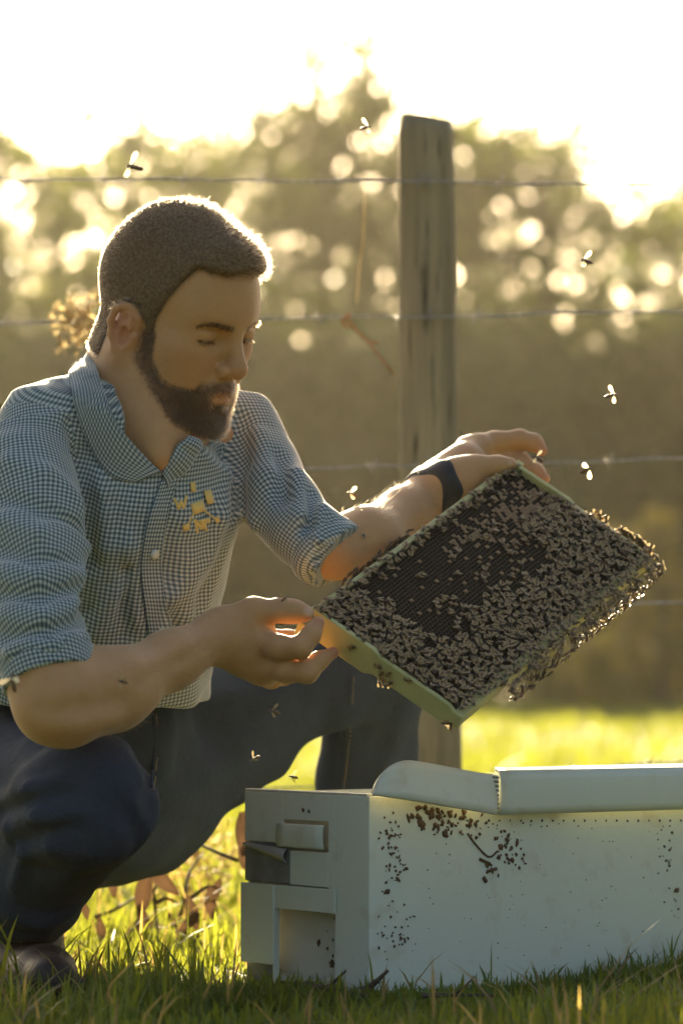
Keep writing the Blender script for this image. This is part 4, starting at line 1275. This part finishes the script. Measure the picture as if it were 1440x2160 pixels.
#sheet('collar_stand', G, .002, GING, shirt, uv=UVg)
# rolled cuffs
def cuff(arm_lf, c, n, half, grow):
    P = [Loft(arm_lf.C, arm_lf.e1, arm_lf.e2, arm_lf.ra + grow, arm_lf.rb + grow, .02), Slab(c, n, half, .004),
         Bump(c + n * half * .2 + np.array([.02, -.05, .01]), c + n * half * .2 + np.array([-.03, -.05, -.01]), .003, .012)]
    v, f = sdf_mesh(P, .003)
    o = mesh_obj('cuff', v, f, GING, shirt)
    uvp, ang = tube_uv(arm_lf, v[f].reshape(-1, 3), .052)
    l = o.data.uv_layers.new(name='UVMap'); l.data.foreach_set('uv', (uvp[:, ::-1] + .0017).astype(np.float32).ravel())
cuff(slv_r, W(104, 1428, 3.246), vnorm(vnorm(slv_r.C[-1] - slv_r.C[0]) + np.array([.34, .1, 0])), .016, .0035)
cuff(slv_l, W(700, 1170, 3.53), vnorm(slv_l.C[-1] - slv_l.C[0]), .011, .003)
# buttons
BUT = simple_mat('pearl_button', (.62, .60, .52), .3, .1)
for uv0 in ((322, 1167), (339, 1331)):
    c = snap(shirt_prims, [uv0])[0]; n = grad(shirt_prims, c[None])[0]
    b = MB(); a1 = vnorm(np.cross(n, [0.3, 0, 1])); a2 = np.cross(n, a1)
    R_ = [(.0, .0058), (.0052, .0058), (.0058, .0048), (.0058, .0022)]
    ring = []
    for r, h in R_[1:]:
        ring.append([c + n * h + (a1 * math.cos(t) + a2 * math.sin(t)) * r for t in np.linspace(0, 2 * math.pi, 16, endpoint=False)])
    vs = [c + n * .0052] + sum(ring, []); fs = [(0, 1 + k, 1 + (k + 1) % 16) for k in range(16)]
    for l in range(2):
        fs += [(1 + l * 16 + k, 1 + (l + 1) * 16 + k, 1 + (l + 1) * 16 + (k + 1) % 16, 1 + l * 16 + (k + 1) % 16) for k in range(16)]
    mesh_obj('button', vs, fs, BUT, shirt)
# embroidered mark on the chest: strokes laid on the cloth
EMB = simple_mat('mustard_thread', (.70, .48, .12), .7, .2, 700, .0006, sheen=.3)
def emb(q): return np.array([300 + q[0] / 5.54, 940 + q[1] / 5.54])
quads = [((555, 425), (612, 418), (622, 540), (570, 545)), ((712, 532), (792, 508), (838, 668), (760, 692)),
         ((560, 685), (700, 628), (738, 758), (592, 812)), ((466, 930), (552, 900), (542, 985), (476, 1002)), ((828, 848), (880, 822), (908, 880), (868, 906)),
         ((650, 872), (786, 836), (788, 900), (672, 922))]
lines = [((375, 612), (422, 745)), ((422, 745), (446, 640)), ((446, 640), (478, 735)), ((478, 735), (512, 585)),
         ((606, 860), (640, 1010)), ((610, 862), (690, 975)), ((690, 975), (712, 880)), ((712, 880), (742, 992)),
         ((586, 800), (536, 910)), ((690, 735), (846, 858))]
for (a, b) in lines:
    a = np.array(a, float); b = np.array(b, float); n = np.array([-(b - a)[1], (b - a)[0]]); n = n / np.linalg.norm(n) * (15 if (a, b) and np.linalg.norm(b - a) < 180 and a[0] < 760 and not (a[0] in (586, 690) and a[1] in (800, 735)) else 8)
    quads.append((a + n, b + n, b - n, a - n))
mb = MB()
for q in quads:
    A = spline([emb(q[0]), emb(q[1])], 4); B = spline([emb(q[3]), emb(q[2])], 4)
    uv2 = np.array([A * (1 - t) + B * t for t in (0, .5, 1)])
    P = snap(shirt_prims, uv2.reshape(-1, 2)); P = P + grad(shirt_prims, P) * .0011
    mb.add(P, [(i * 4 + j, i * 4 + j + 1, (i + 1) * 4 + j + 1, (i + 1) * 4 + j) for i in range(2) for j in range(3)])
o = mb.build('emblem', EMB, shirt); m_ = o.modifiers.new('solid', 'SOLIDIFY'); m_.thickness = .0007; m_.offset = 0

# ---- jeans and boots
def denim():
    m, nt, b = new_mat('dark_denim')
    f = noise(nt, 14, 4); g = noise(nt, 900, 2, stretch=(1, 1, .35)); w = noise(nt, 5, 3)
    c = mixc(nt, f, (.015, .021, .034), (.032, .044, .068)); c = mixc(nt, mathn(nt, 'MULTIPLY', g, .5), c, (.055, .072, .102))
    nt.links.new(c, b.inputs['Base Color']); b.inputs['Roughness'].default_value = .88; b.inputs['Specular IOR Level'].default_value = .12
    bump(nt, b, mathn(nt, 'ADD', noise(nt, 45, 3, dist=.8), mathn(nt, 'MULTIPLY', g, .25)), .75, .004)
    return m
DENIM = denim()
def denim_folds(P):
    q = P @ np.array([[34.0, 9.0], [-12.0, 21.0], [27.0, -38.0]])
    return .0030 * np.sin(q[:, 0] + 2.2 * np.sin(q[:, 1] * .6)) * (.5 + .5 * np.sin(q[:, 1] * .45 + 1)) + .0022 * np.abs(np.sin(q[:, 1] * .8 + 1.5 * np.sin(q[:, 0] * .4)))
jv, jf = sdf_mesh(jeans_prims, .004, extra=lambda P: 1.5 * wrinkle(P * .8) + denim_folds(P))
jeans = mesh_obj('jeans', jv, jf, DENIM, person)
STITCH = simple_mat('tan_stitching', (.30, .20, .09), .8)
for uvs in ([(738, 1425), (734, 1500), (727, 1590), (717, 1670)], [(322, 1505), (326, 1570), (318, 1660)]):
    P = snap(jeans_prims, spline(uvs, 40)); g = grad(jeans_prims, P)
    mb = MB(); mb.tube(P + g * .0006, .0017, 6); mb.build('seam', DENIM, jeans)
    mb = MB()
    sd = np.cross(g, np.gradient(P, axis=0)); sd /= np.linalg.norm(sd, axis=1)[:, None]
    for i in range(0, 39):
        p0, p1 = P[i] * .8 + P[i + 1] * .2, P[i] * .3 + P[i + 1] * .7
        o_ = g[i] * .0008 + sd[i] * .0048
        mb.tube([p0 + o_, p1 + o_], .0006, 4)
    mb.build('stitching', STITCH, jeans, kind='stuff')
LEATHER = simple_mat('brown_boot_leather', (.035, .020, .011), .6, .4, 60, .002)
ov, of = sdf_mesh(boot_prims, .004)
boot = mesh_obj('boot', ov, of, LEATHER, person)
sole = [Cone(W(40, 2082, 3.64), W(112, 2088, 3.36), .042, .036, .01), Slab((0, 0, .012), (0, 0, 1), .012, .003)]
zz, zf = sdf_mesh(sole, .004); mesh_obj('sole', zz, zf, simple_mat('boot_rubber', (.02, .018, .016), .8), boot)
lace = snap(boot_prims, [(100, 1985), (118, 2010), (112, 2035)], .002)
# left boot behind the hive box
lb = [CN((715, 1880, 4.17, 80), (705, 1925, 4.16, 78), .02), CN((690, 1935, 4.18, 62), (830, 1945, 4.02, 58), .03)]
lv, lf_ = sdf_mesh(lb, .006); mesh_obj('boot', lv, lf_, LEATHER, person)

# ---- wristband on the left wrist
wc = W(893, 1048, 3.705); wd = vnorm(np.array([.050, .046, .012]))
grow = []
for p in left_arm[1:] + left_hand[:-1]:
    grow.append(Cone(p.a, p.b, p.ra + .0028, p.rb + .0028, p.k))
wv, wf = sdf_mesh(grow + [Slab(wc, wd, .0095, .003), Ell(wc, (.06, .06, .06), .001, 'i')], .0022)
mesh_obj('wristband', wv, wf, simple_mat('black_rubber', (.022, .021, .022), .55, .2), person)
# ================================================================== brood frame and bees
T0 = W(655, 1283, 3.40); T1 = W(1078, 972, 3.712); Bq = W(972, 1500, 3.345)
FA = T1 - T0; FW = np.linalg.norm(FA); FA = FA / FW
FB = Bq - T0; FB = FB - (FB @ FA) * FA; FH = np.linalg.norm(FB); FB = FB / FH
FN = np.cross(FA, FB); FN = FN / np.linalg.norm(FN)          # away from the lens
if FN[1] < 0: FN = -FN
def fp(a, b, n): return T0 + FA * a + FB * b + FN * n
FM = Matrix((FA, FB, FN)).transposed()
FT = .034
GREENP = simple_mat('pale_green_plastic', (.44, .41, .17), .5, .12, 30)
FR = empty('brood_frame', tuple(T0), label='pale green plastic brood frame of dark comb held tilted in both hands', category='hive frame')
def fbox(name, a0, a1, b0, b1, n0, n1, mat=GREENP, bev=.0012):
    mb = MB(); mb.box(fp((a0 + a1) / 2, (b0 + b1) / 2, (n0 + n1) / 2), ((a1 - a0) / 2, (b1 - b0) / 2, (n1 - n0) / 2), FM)
    return bevel(mb.build(name, mat, FR, smooth=False), bev)
def endbar(name, a0, a1):
    prof = [(0, .0), (0, FT), (.083, FT), (.095, FT - .006), (FH - .018, FT - .006), (FH - .010, FT - .010), (FH + .004, FT - .010), (FH + .004, .006), (FH - .008, .006), (FH - .016, .002), (.097, .002), (.085, -.002), (0, -.002)]
    vs = [fp(a0, b, n) for b, n in prof] + [fp(a1, b, n) for b, n in prof]; k = len(prof)
    fs = [tuple(range(k)), tuple(range(2 * k - 1, k - 1, -1))] + [(i, k + i, k + (i + 1) % k, (i + 1) % k) for i in range(k)]
    return bevel(mesh_obj(name, vs, fs, GREENP, FR, smooth=False), .001)
endbar('end_bar', -.0005, .0055); endbar('end_bar', FW - .0055, FW + .0005)
fbox('top_bar', .006, FW - .006, -.001, .006, .004, FT - .004)
fbox('lug', -.020, -.001, .000, .010, .007, FT - .007); fbox('lug', FW + .001, FW + .020, .000, .010, .007, FT - .007)
fbox('bottom_bar', .006, FW - .006, FH - .009, FH + .003, .008, FT - .010)
# comb of hexagonal cells, both faces
def comb_mat():
    m, nt, b = new_mat('brood_comb')
    f = noise(nt, 14, 4); g = noise(nt, 260, 2)
    c = mixc(nt, f, (.022, .014, .007), (.062, .038, .018)); c = mixc(nt, mathn(nt, 'MULTIPLY', g, .4), c, (.12, .075, .034))
    nt.links.new(c, b.inputs['Base Color']); b.inputs['Roughness'].default_value = .55
    return m
COMB = comb_mat(); CAP = simple_mat('capped_brood', (.21, .125, .058), .7, .3, 300, .0006)
def hexcomb(n_face, sgn, name):
    s = .0053; V = []; F = []; CV = []; CF = []
    r = np.random.default_rng(4 if sgn > 0 else 5); rows = int((FH - .0195) / (s * .866)); cols = int((FW - .016) / s)
    for j in range(rows):
        for i in range(cols):
            a = .010 + (i + .5 * (j % 2)) * s; b = .0095 + j * s * .866
            if a > FW - .009: continue
            bul = .0035 * math.sin(math.pi * a / FW) * math.sin(math.pi * b / FH)
            capped = r.random() < .04 + .62 * math.exp(-(((a - FW * .86) / .075) ** 2 + ((b - .062) / .036) ** 2)) + .40 * math.exp(-(((a - FW * .62) / .05) ** 2 + ((b - .045) / .012) ** 2))
            base = len(V)
            lev = ((.56, 0.0), (.49, 0.0), (.45, .0055))
            for rad, dep in lev:
                for k in range(6):
                    t = math.pi / 6 + k * math.pi / 3
                    V.append(fp(a + rad * s * math.cos(t), b + rad * s * math.sin(t), n_face + sgn * (dep - bul)))
            for l in range(2):
                for k in range(6): F.append((base + l * 6 + k, base + l * 6 + (k + 1) % 6, base + (l + 1) * 6 + (k + 1) % 6, base + (l + 1) * 6 + k))
            F.append(tuple(base + 12 + k for k in range(6)))
            if capped:
                cb = len(CV)
                for rad, dep in ((.54, -.0002), (.36, -.0012)):
                    for k in range(6):
                        t = math.pi / 6 + k * math.pi / 3
                        CV.append(fp(a + rad * s * math.cos(t), b + rad * s * math.sin(t), n_face + sgn * (dep - bul)))
                CV.append(fp(a, b, n_face + sgn * (-.0014 - bul)))
                for k in range(6):
                    CF.append((cb + k, cb + (k + 1) % 6, cb + 6 + (k + 1) % 6, cb + 6 + k)); CF.append((cb + 6 + k, cb + 6 + (k + 1) % 6, cb + 12))
    o = mesh_obj(name, V, F, COMB, FR, smooth=False, kind='stuff')
    mesh_obj('brood_cap', CV, CF, CAP, o, kind='stuff')
hexcomb(.004, 1, 'comb'); hexcomb(FT - .006, -1, 'comb')
fbox('midrib', .006, FW - .006, .005, FH - .009, .0105, FT - .0125, COMB, 0.0)

# ---- one bee, 13 mm long, lying along +X with its back to +Z
def bee_mats():
    m, nt, b = new_mat('bee_body')
    tc = nt.nodes.new('ShaderNodeTexCoord'); sp = nt.nodes.new('ShaderNodeSeparateXYZ'); nt.links.new(tc.outputs['Object'], sp.inputs[0])
    st = mathn(nt, 'FRACT', mathn(nt, 'MULTIPLY', sp.outputs[0], 560))
    band = ramp(nt, st, [(.40, (.22, .11, .028)), (.62, (.030, .015, .006))])
    isab = mathn(nt, 'LESS_THAN', sp.outputs[0], -.0005)
    thx = mixc(nt, noise(nt, 900, 2), (.040, .024, .011), (.11, .068, .030))
    nt.links.new(mixc(nt, isab, thx, band), b.inputs['Base Color']); b.inputs['Roughness'].default_value = .5; b.inputs['Sheen Weight'].default_value = .1
    w, nt, b = new_mat('bee_wing')
    b.inputs['Base Color'].default_value = (.70, .49, .22, 1); b.inputs['Roughness'].default_value = .25
    tr = nt.nodes.new('ShaderNodeBsdfTransparent'); tl = nt.nodes.new('ShaderNodeBsdfTranslucent'); tl.inputs['Color'].default_value = (.55, .44, .26, 1)
    m1 = nt.nodes.new('ShaderNodeMixShader'); m1.inputs[0].default_value = .45; nt.links.new(b.outputs[0], m1.inputs[1]); nt.links.new(tl.outputs[0], m1.inputs[2])
    m2 = nt.nodes.new('ShaderNodeMixShader'); m2.inputs[0].default_value = .50; nt.links.new(tr.outputs[0], m2.inputs[1]); nt.links.new(m1.outputs[0], m2.inputs[2])
    nt.links.new(m2.outputs[0], nt.nodes['Material Output'].inputs['Surface'])
    return m, w
BEEM, WINGM = bee_mats()
WINGF = leaf_mat('bee_wing_sun_painted', (.5, .42, .28), (.95, .84, .58), .8, .35, .1)  # brighter copy of the wing for flying bees, sun glow put into the colour
def lathe_x(prof, n=8, squash=.9):
    V = []; F = []
    for x, r, zc in prof:
        for k in range(n):
            t = 2 * math.pi * k / n; V.append((x, r * math.cos(t), zc + r * squash * math.sin(t)))
    for i in range(len(prof) - 1):
        for k in range(n): F.append((i * n + k, i * n + (k + 1) % n, (i + 1) * n + (k + 1) % n, (i + 1) * n + k))
    F.append(tuple(range(n))); F.append(tuple(range(len(prof) * n - 1, (len(prof) - 1) * n - 1, -1)))
    return V, F
bb = MB()
bb.add(*lathe_x([(-.0075, .0003, .0018), (-.0066, .0012, .0019), (-.0045, .0019, .0021), (-.0022, .0021, .0023), (-.0006, .0012, .0025)]))
bb.add(*lathe_x([(-.0008, .0010, .0025), (.0002, .0018, .0027), (.0016, .0020, .0028), (.0030, .0015, .0026), (.0034, .0007, .0024)]))
bb.add(*lathe_x([(.0033, .0008, .0023), (.0040, .0015, .0022), (.0050, .0014, .0019), (.0057, .0005, .0016)], 8, 1.0))
for s in (-1, 1):
    for x0, x1, y1_ in ((.0025, .0045, .0036), (.0012, .0010, .0044), (.0002, -.0034, .0042)):
        bb.tube([(x0, s * .0012, .0016), ((x0 + x1) / 2, s * y1_ * .75, .0022), (x1, s * y1_, .0001)], [.00035, .0003, .0002], 4)
    bb.tube([(.0055, s * .0005, .0022), (.0066, s * .0012, .0030), (.0078, s * .0018, .0028)], .00014, 4)
bee_me = bpy.data.meshes.new('bee'); bee_me.from_pydata(bb.v, [], bb.f); bee_me.polygons.foreach_set('use_smooth', [True] * len(bee_me.polygons)); bee_me.materials.append(BEEM)
def wing_me(s, spread, lift, mat=None, wide=1.0):
    V = []
    base = Vector((.0022, s * .0011, .0042))
    for l, w in ((0, .0004), (.0025, .0011), (.0055, .0017), (.0080, .0014), (.0092, .0003)):
        for e in (-1, 1):
            V.append(base + Vector((-l * math.cos(spread) + e * w * wide * math.sin(spread) * .9, s * (l * math.sin(spread) + e * w * wide * math.cos(spread)), l * lift)))
    me = bpy.data.meshes.new('wing'); me.from_pydata([tuple(v) for v in V], [], [(2 * i, 2 * i + 1, 2 * i + 3, 2 * i + 2) for i in range(4)]); me.materials.append(mat or WINGM)
    return me
W_REST = [wing_me(s, .33, -.05) for s in (-1, 1)]; W_DIM = [wing_me(s, 1.0, .4) for s in (-1, 1)]; W_FLY = [wing_me(s, 1.35, .25, WINGF, 1.4) for s in (-1, 1)]; W_FLY2 = [wing_me(s, 1.0, .45, WINGF, 1.7) for s in (-1, 1)]
def bee(P, heading, normal, wings, label, group, scale=1.0):
    x = Vector(heading); z = Vector(normal).normalized(); x = (x - z * x.dot(z)).normalized(); y = z.cross(x)
    M = Matrix((x, y, z)).transposed().to_4x4() @ Matrix.Scale(scale, 4); M.translation = Vector(P)
    o = bpy.data.objects.new('honey_bee', bee_me); COL.objects.link(o); o.matrix_world = M
    setp(o, label=label, category='bee', group=group)
    for w in wings:
        c = bpy.data.objects.new('wing', w); COL.objects.link(c); c.parent = o
    return o
# density of bees over the comb (a along the top bar, b downwards)
def bee_density(a, b):
    s, t = a / FW, b / FH
    d = .12 + 1.0 * sst(t, .62, .78) + .95 * sst(s, .70, .85) * sst(t, .30, .45) + .9 * (1 - sst(s, .10, .22)) + .55 * (1 - sst(t, .03, .13)) + .45 * math.exp(-((s - .42) / .14) ** 2 - ((t - .66) / .10) ** 2)
    return min(1, d)
def sst(x, a, b):
    t = min(1, max(0, (x - a) / (b - a))); return t * t * (3 - 2 * t)
rr_ = np.random.default_rng(21); placed = []; cell = {}
def try_place(a, b, n, mind):
    k = (int(a / .006), int(b / .006), n)
    for i in (-1, 0, 1):
        for j in (-1, 0, 1):
            for q in cell.get((k[0] + i, k[1] + j, n), ()):
                if (q[0] - a) ** 2 + (q[1] - b) ** 2 < mind * mind: return False
    cell.setdefault(k, []).append((a, b)); return True
for _ in range(60000):
    a, b = rr_.uniform(.004, FW - .004), rr_.uniform(.004, FH + .004)
    if rr_.random() < bee_density(a, b) ** 2.2 and try_place(a, b, 0, .0058): placed.append((a, b))
    if len(placed) > 860: break
allb = []
for a, b in placed:
    bul = .0035 * math.sin(math.pi * a / FW) * math.sin(math.pi * min(b, FH) / FH)
    n0 = .0035 - bul - rr_.uniform(0, .0035) * bee_density(a, b) - (.002 if b < .016 else 0) - (.002 if a < .006 else 0)
    th = rr_.uniform(0, 2 * np.pi)
    if rr_.random() < .45: th = rr_.normal(math.pi * .9, .5)
    nrm = -FN + FA * rr_.normal(0, .22) + FB * rr_.normal(0, .22)
    allb.append((fp(a, b, n0), FA * math.cos(th) + FB * math.sin(th), nrm))
# clumps hanging along the lower edge and the edges of the top bar
edge = []
for _ in range(260):
    a = rr_.uniform(.08, FW + .004); th = rr_.uniform(-.3, 2.2)
    edge.append((fp(a, FH + .002 + .004 * rr_.random(), .018) + (FB * math.sin(th) - FN * math.cos(th)) * .012 + FB * rr_.uniform(0, .006), FA * rr_.normal(0, 1) + FN * rr_.normal(0, 1), FB * math.sin(th) - FN * math.cos(th) + rr_.normal(0, .3, 3)))
for _ in range(110):
    b = FH * (.55 + .45 * rr_.random() ** .7); edge.append((fp(FW + .004 + rr_.uniform(0, .006), b, rr_.uniform(.0, .028)), FB * rr_.normal(0, 1) + FN * rr_.normal(0, 1), FA + rr_.normal(0, .3, 3)))
for _ in range(75):
    a = np.clip(rr_.choice([.085, .115, .135, .16, .19, .21]) + rr_.normal(0, .018), .02, FW * .62); edge.append((fp(a, -.002 - rr_.uniform(0, .004), rr_.uniform(.002, .028)), FA * rr_.normal(0, 1) + FN * rr_.normal(0, 1), -FB + rr_.normal(0, .3, 3)))
for a, b, n in ((-.001, .062, .010), (-.001, .0985, .012), (-.001, .104, .018), (-.001, .109, .024), (-.001, .113, .013), (-.001, .118, .022), (-.001, .107, .029), (-.001, .135, .004), (-.001, FH - .01, .024), (-.001, FH - .002, .023)):
    edge.append((fp(a, b, n), FB * rr_.normal(0, 1) + FN * rr_.normal(0, 1), -FA + rr_.normal(0, .15, 3)))
def zone_label(P):
    q = np.asarray(P) - T0; s = (q @ FA) / FW; t = (q @ FB) / FH
    if s < .2: return 'honey bee in the crowd beside the pale green end bar by the thumb'
    if t < .14: return 'honey bee crawling on the comb just under the top bar'
    if t > .66: return 'honey bee in the dense crowd along the lower part of the comb'
    if s > .72: return 'honey bee in the crowd towards the frame end under the raised fingers'
    return 'lone honey bee walking over the open dark cells in the middle of the comb'
def edge_label(P):
    q = np.asarray(P) - T0; s = (q @ FA) / FW; t = (q @ FB) / FH
    if s < .015: return 'honey bee sitting on the pale green outer face of the end bar'
    if t < .05: return 'honey bee perched on the upper edge of the top bar'
    if s > .985: return 'sunlit honey bee clinging to the far end bar of the frame'
    return 'honey bee hanging in the fringe under the bottom bar of the frame'
idx = rr_.permutation(len(allb)); keep = set(idx[:205].tolist()); keepe = set(rr_.permutation(len(edge))[:85].tolist())
rest = []
for i, q in enumerate(allb):
    if i in keep: bee(*q, W_REST, zone_label(q[0]), 'bees on the comb face', rr_.uniform(.76, .92))
    else: rest.append(q)
for i, q in enumerate(edge):
    if i in keepe: bee(*q, W_REST, edge_label(q[0]), 'bees on the frame edges', rr_.uniform(.78, .92))
    else: rest.append(q)
def bee_mass(qs, name):
    """the remaining bees joined: bodies in one mesh, their wings in another"""
    bv0 = np.array(bb.v); out = []
    for src, mat, nm in ((bee_me, BEEM, name), (None, WINGM, 'wings')):
        if src is None:
            base = np.concatenate([np.array([v.co[:] for v in w.vertices]) for w in W_REST]); off = len(W_REST[0].vertices)
            fcs = [tuple(p.vertices) for p in W_REST[0].polygons] + [tuple(i + off for i in p.vertices) for p in W_REST[1].polygons]
        else: base = bv0; fcs = bb.f
        V = []; F = []; OC = []
        for P, hd, nm_ in qs:
            z = vnorm(np.asarray(nm_, float)); x = np.asarray(hd, float); x = vnorm(x - z * (x @ z)); y = np.cross(z, x); b0 = len(V) * len(base)
            V.append(P + (base @ np.array([x, y, z])) * .84); OC.append(base); F += [tuple(i + b0 for i in f) for f in fcs]
        V = np.concatenate(V)
        out.append((V, F, mat, nm, np.concatenate(OC)))
    V, F, mat, nm, oc = out[0]
    # stripes follow each bee: its own lengthwise coordinate is stored on the mesh
    m2 = BEEM.copy(); nt = m2.node_tree
    at = N(nt, 'ShaderNodeAttribute', attribute_name='bee_co')
    tc = [n for n in nt.nodes if n.type == 'TEX_COORD'][0]; sp = [n for n in nt.nodes if n.type == 'SEPXYZ'][0]
    nt.links.new(at.outputs['Vector'], sp.inputs[0])
    o = mesh_obj(nm, V, F, m2, None, kind='stuff', label='dense mass of honey bees covering the comb between the countable ones', category='bees')
    A = o.data.attributes.new('bee_co', 'FLOAT_VECTOR', 'POINT'); A.data.foreach_set('vector', oc.astype(np.float32).ravel())
    V, F, mat, nm, _o = out[1]
    mesh_obj('wings', V, F, mat, o, smooth=False, kind='stuff')
bee_mass(rest, 'bee_cluster')
# ---- bees in the air: photo column, row, distance, wings, label
FLY = [(770, 271, 3.7, 'flying bee with bright wings beside the top of the fence post', 1.2), (285, 356, 3.15, 'blurred pale flying bee above the man\'s hair near the top wire', 1.6),
       (1236, 553, 3.62, 'small flying bee in front of the trees right of the post', 1.3), (1288, 835, 3.58, 'pale flying bee right of the post above the raised fingers', 1.2),
       (1234, 990, 3.50, 'flying bee just above the third wire beyond the raised fingers', 1.25), (1134, 968, 3.62, 'little bee hovering under the raised fingertip', 1.0),
       (740, 1043, 3.62, 'small flying bee above the forearm with the rolled cuff', 1.0), (34, 1438, 3.02, 'large glowing flying bee at the rolled cuff by the elbow', 1.55),
       (578, 1503, 3.30, 'bee flying in front of the dark jeans below the hand', 1.0), (540, 1602, 3.30, 'faint bee flying low in front of the jeans thigh', .9),
       (617, 1640, 3.45, 'dark bee flying over the bright grass above the box', .9), (1057, 132, 3.9, 'tiny dark bee alone against the bright sky', .5),
       (260, 1437, 3.10, 'bee passing in front of the resting forearm', .9), (600, 1262, 3.36, 'bee perched over the thumb that grips the frame', .8), (1145, 975, 3.75, 'tiny bee by the wire next to the frame corner', .6)]
for i, (u, v, y, lab, sc) in enumerate(FLY):
    th = rr_.uniform(0, 6.28)
    bee(W(u, v, y), (math.cos(th), .5 * math.sin(th), .25), (rr_.normal(0, .35), -1.0, .3 + rr_.normal(0, .25)), W_DIM if i in (8, 9, 10, 11, 12, 13, 14) else (W_FLY if i % 2 else W_FLY2), lab, 'bees flying round the man', sc * .92)

# ---- sticks and dead leaves in the grass
STICK = simple_mat('dead_twig', (.075, .050, .032), .85, .3, 80); DEADL = leaf_mat('dead_leaf', (.095, .058, .036), (.17, .095, .05), .15, .6, .3, 30)
e = empty('dead_branch', tuple(W(420, 1990, 4.2)), label='dead twiggy branch with curled brown leaves behind the boot', category='dead branch')
rt = np.random.default_rng(31); mb = MB()
tw = [[(500, 1815, 4.0), (440, 1790, 4.05), (400, 1768, 4.1)], [(330, 2030, 4.0), (330, 1940, 4.05), (325, 1880, 4.05), (345, 1850, 4.1)], [(375, 1960, 4.1), (388, 1900, 4.1), (400, 1840, 4.15), (430, 1800, 4.2)],
      [(200, 1935, 4.1), (240, 1920, 4.1), (290, 1890, 4.15)], [(405, 2010, 3.95), (420, 1970, 3.95), (440, 1950, 3.95)], [(300, 2040, 3.9), (360, 2080, 3.85), (420, 2110, 3.8)], [(395, 1900, 4.1), (440, 1870, 4.1), (470, 1880, 4.1)], [(330, 1905, 4.05), (350, 1895, 4.05), (375, 1905, 4.05)]]
for t in tw:
    mb = MB(); mb.tube(spline([W(*q) for q in t], 10), np.linspace(.0032, .0014, 10), 6); mb.build('twig', STICK, e)
def dead_leaf(u, v, y, s, tilt, parent):
    c = W(u, v, y); a = np.array([math.sin(tilt) * .9, rt.normal(0, .3), -math.cos(tilt)]); a = vnorm(a); b = vnorm(np.cross(a, [rt.normal(0, .3), 1, .2])); n = np.cross(a, b)
    G = [[c + a * s * (2 * i - 1) + b * s * .36 * (2 * j - 1) * math.sin(math.pi * (.08 + .86 * i)) + n * s * (.22 * (2 * j - 1) ** 2 + .12 * math.sin(4 * i)) for j in np.linspace(0, 1, 5)] for i in np.linspace(0, 1, 8)]
    o = mesh_obj('leaf', np.array(G).reshape(-1, 3), grid_faces(8, 5), DEADL, parent)
for (u, v, s, t) in ((240, 1860, .022, .1), (305, 1880, .033, -.2), (345, 1850, .03, .8), (450, 1905, .026, .1), (455, 1880, .02, -.4), (405, 1925, .024, .3), (395, 1945, .02, -.9), (300, 1945, .025, .3), (330, 1960, .028, 1.2), (285, 1960, .02, -.6), (365, 1955, .02, .4), (215, 1960, .018, .2), (235, 1985, .02, 1.4), (390, 1970, .025, 1.0), (270, 1990, .02, -.2), (510, 1760, .03, .05), (512, 1800, .022, .1), (185, 1925, .016, .5)):
    dead_leaf(u, v, rt.uniform(4.0, 4.2), s, t, e)
tendril('pale dry spiky weed head in the grass left of the hive box', W(430, 1820, 4.5), 40, np.array([.075, .03, .03]), name='dry_weed', up=.3, seed=8, size=.06)
for lab, pts, r0 in (('dark twig lying in the grass before the box entrance', [(625, 2075, 3.36), (690, 2085, 3.33), (740, 2100, 3.30), (775, 2120, 3.28)], .004), ('short stubby twig leaning at the box corner', [(765, 2110, 3.33), (778, 2085, 3.33), (792, 2070, 3.34)], .006), ('thin twig lying in the grass along the long side', [(890, 2125, 3.28), (960, 2112, 3.29), (1040, 2115, 3.28)], .003)):
    P = np.array([W(*p) for p in pts]); P[:, 2] = np.maximum(P[:, 2], .012)
    mb = MB(); mb.tube(spline(P, 12), np.linspace(r0, r0 * .5, 12), 7); mb.tube(spline([P[1], P[1] + np.array([.02, -.01, .02])], 4), np.linspace(r0 * .6, r0 * .3, 4), 5)
    o = mb.build('fallen_twig', STICK, None, label=lab, category='twig')
# ================================================================== air
def haze():
    lo = np.array([-60, -30, -1.3]); hi = np.array([60, 125, 26.0]); c = (lo + hi) / 2; h = (hi - lo) / 2
    m = bpy.data.materials.new('haze_air'); m.use_nodes = True; nt = m.node_tree; nt.nodes.clear()
    out = nt.nodes.new('ShaderNodeOutputMaterial'); v = nt.nodes.new('ShaderNodeVolumePrincipled')
    v.inputs['Color'].default_value = (1.0, .92, .72, 1); v.inputs['Density'].default_value = HAZE_DENS; v.inputs['Anisotropy'].default_value = HAZE_G
    nt.links.new(v.outputs[0], out.inputs['Volume'])
    mb = MB(); mb.box(c, h); o = mb.build('haze', m, None, smooth=False, kind='stuff'); o['label'] = 'warm sunlit haze filling the air over the whole field'; o['category'] = 'haze'
HAZE_DENS, HAZE_G = .0002, .6
haze()
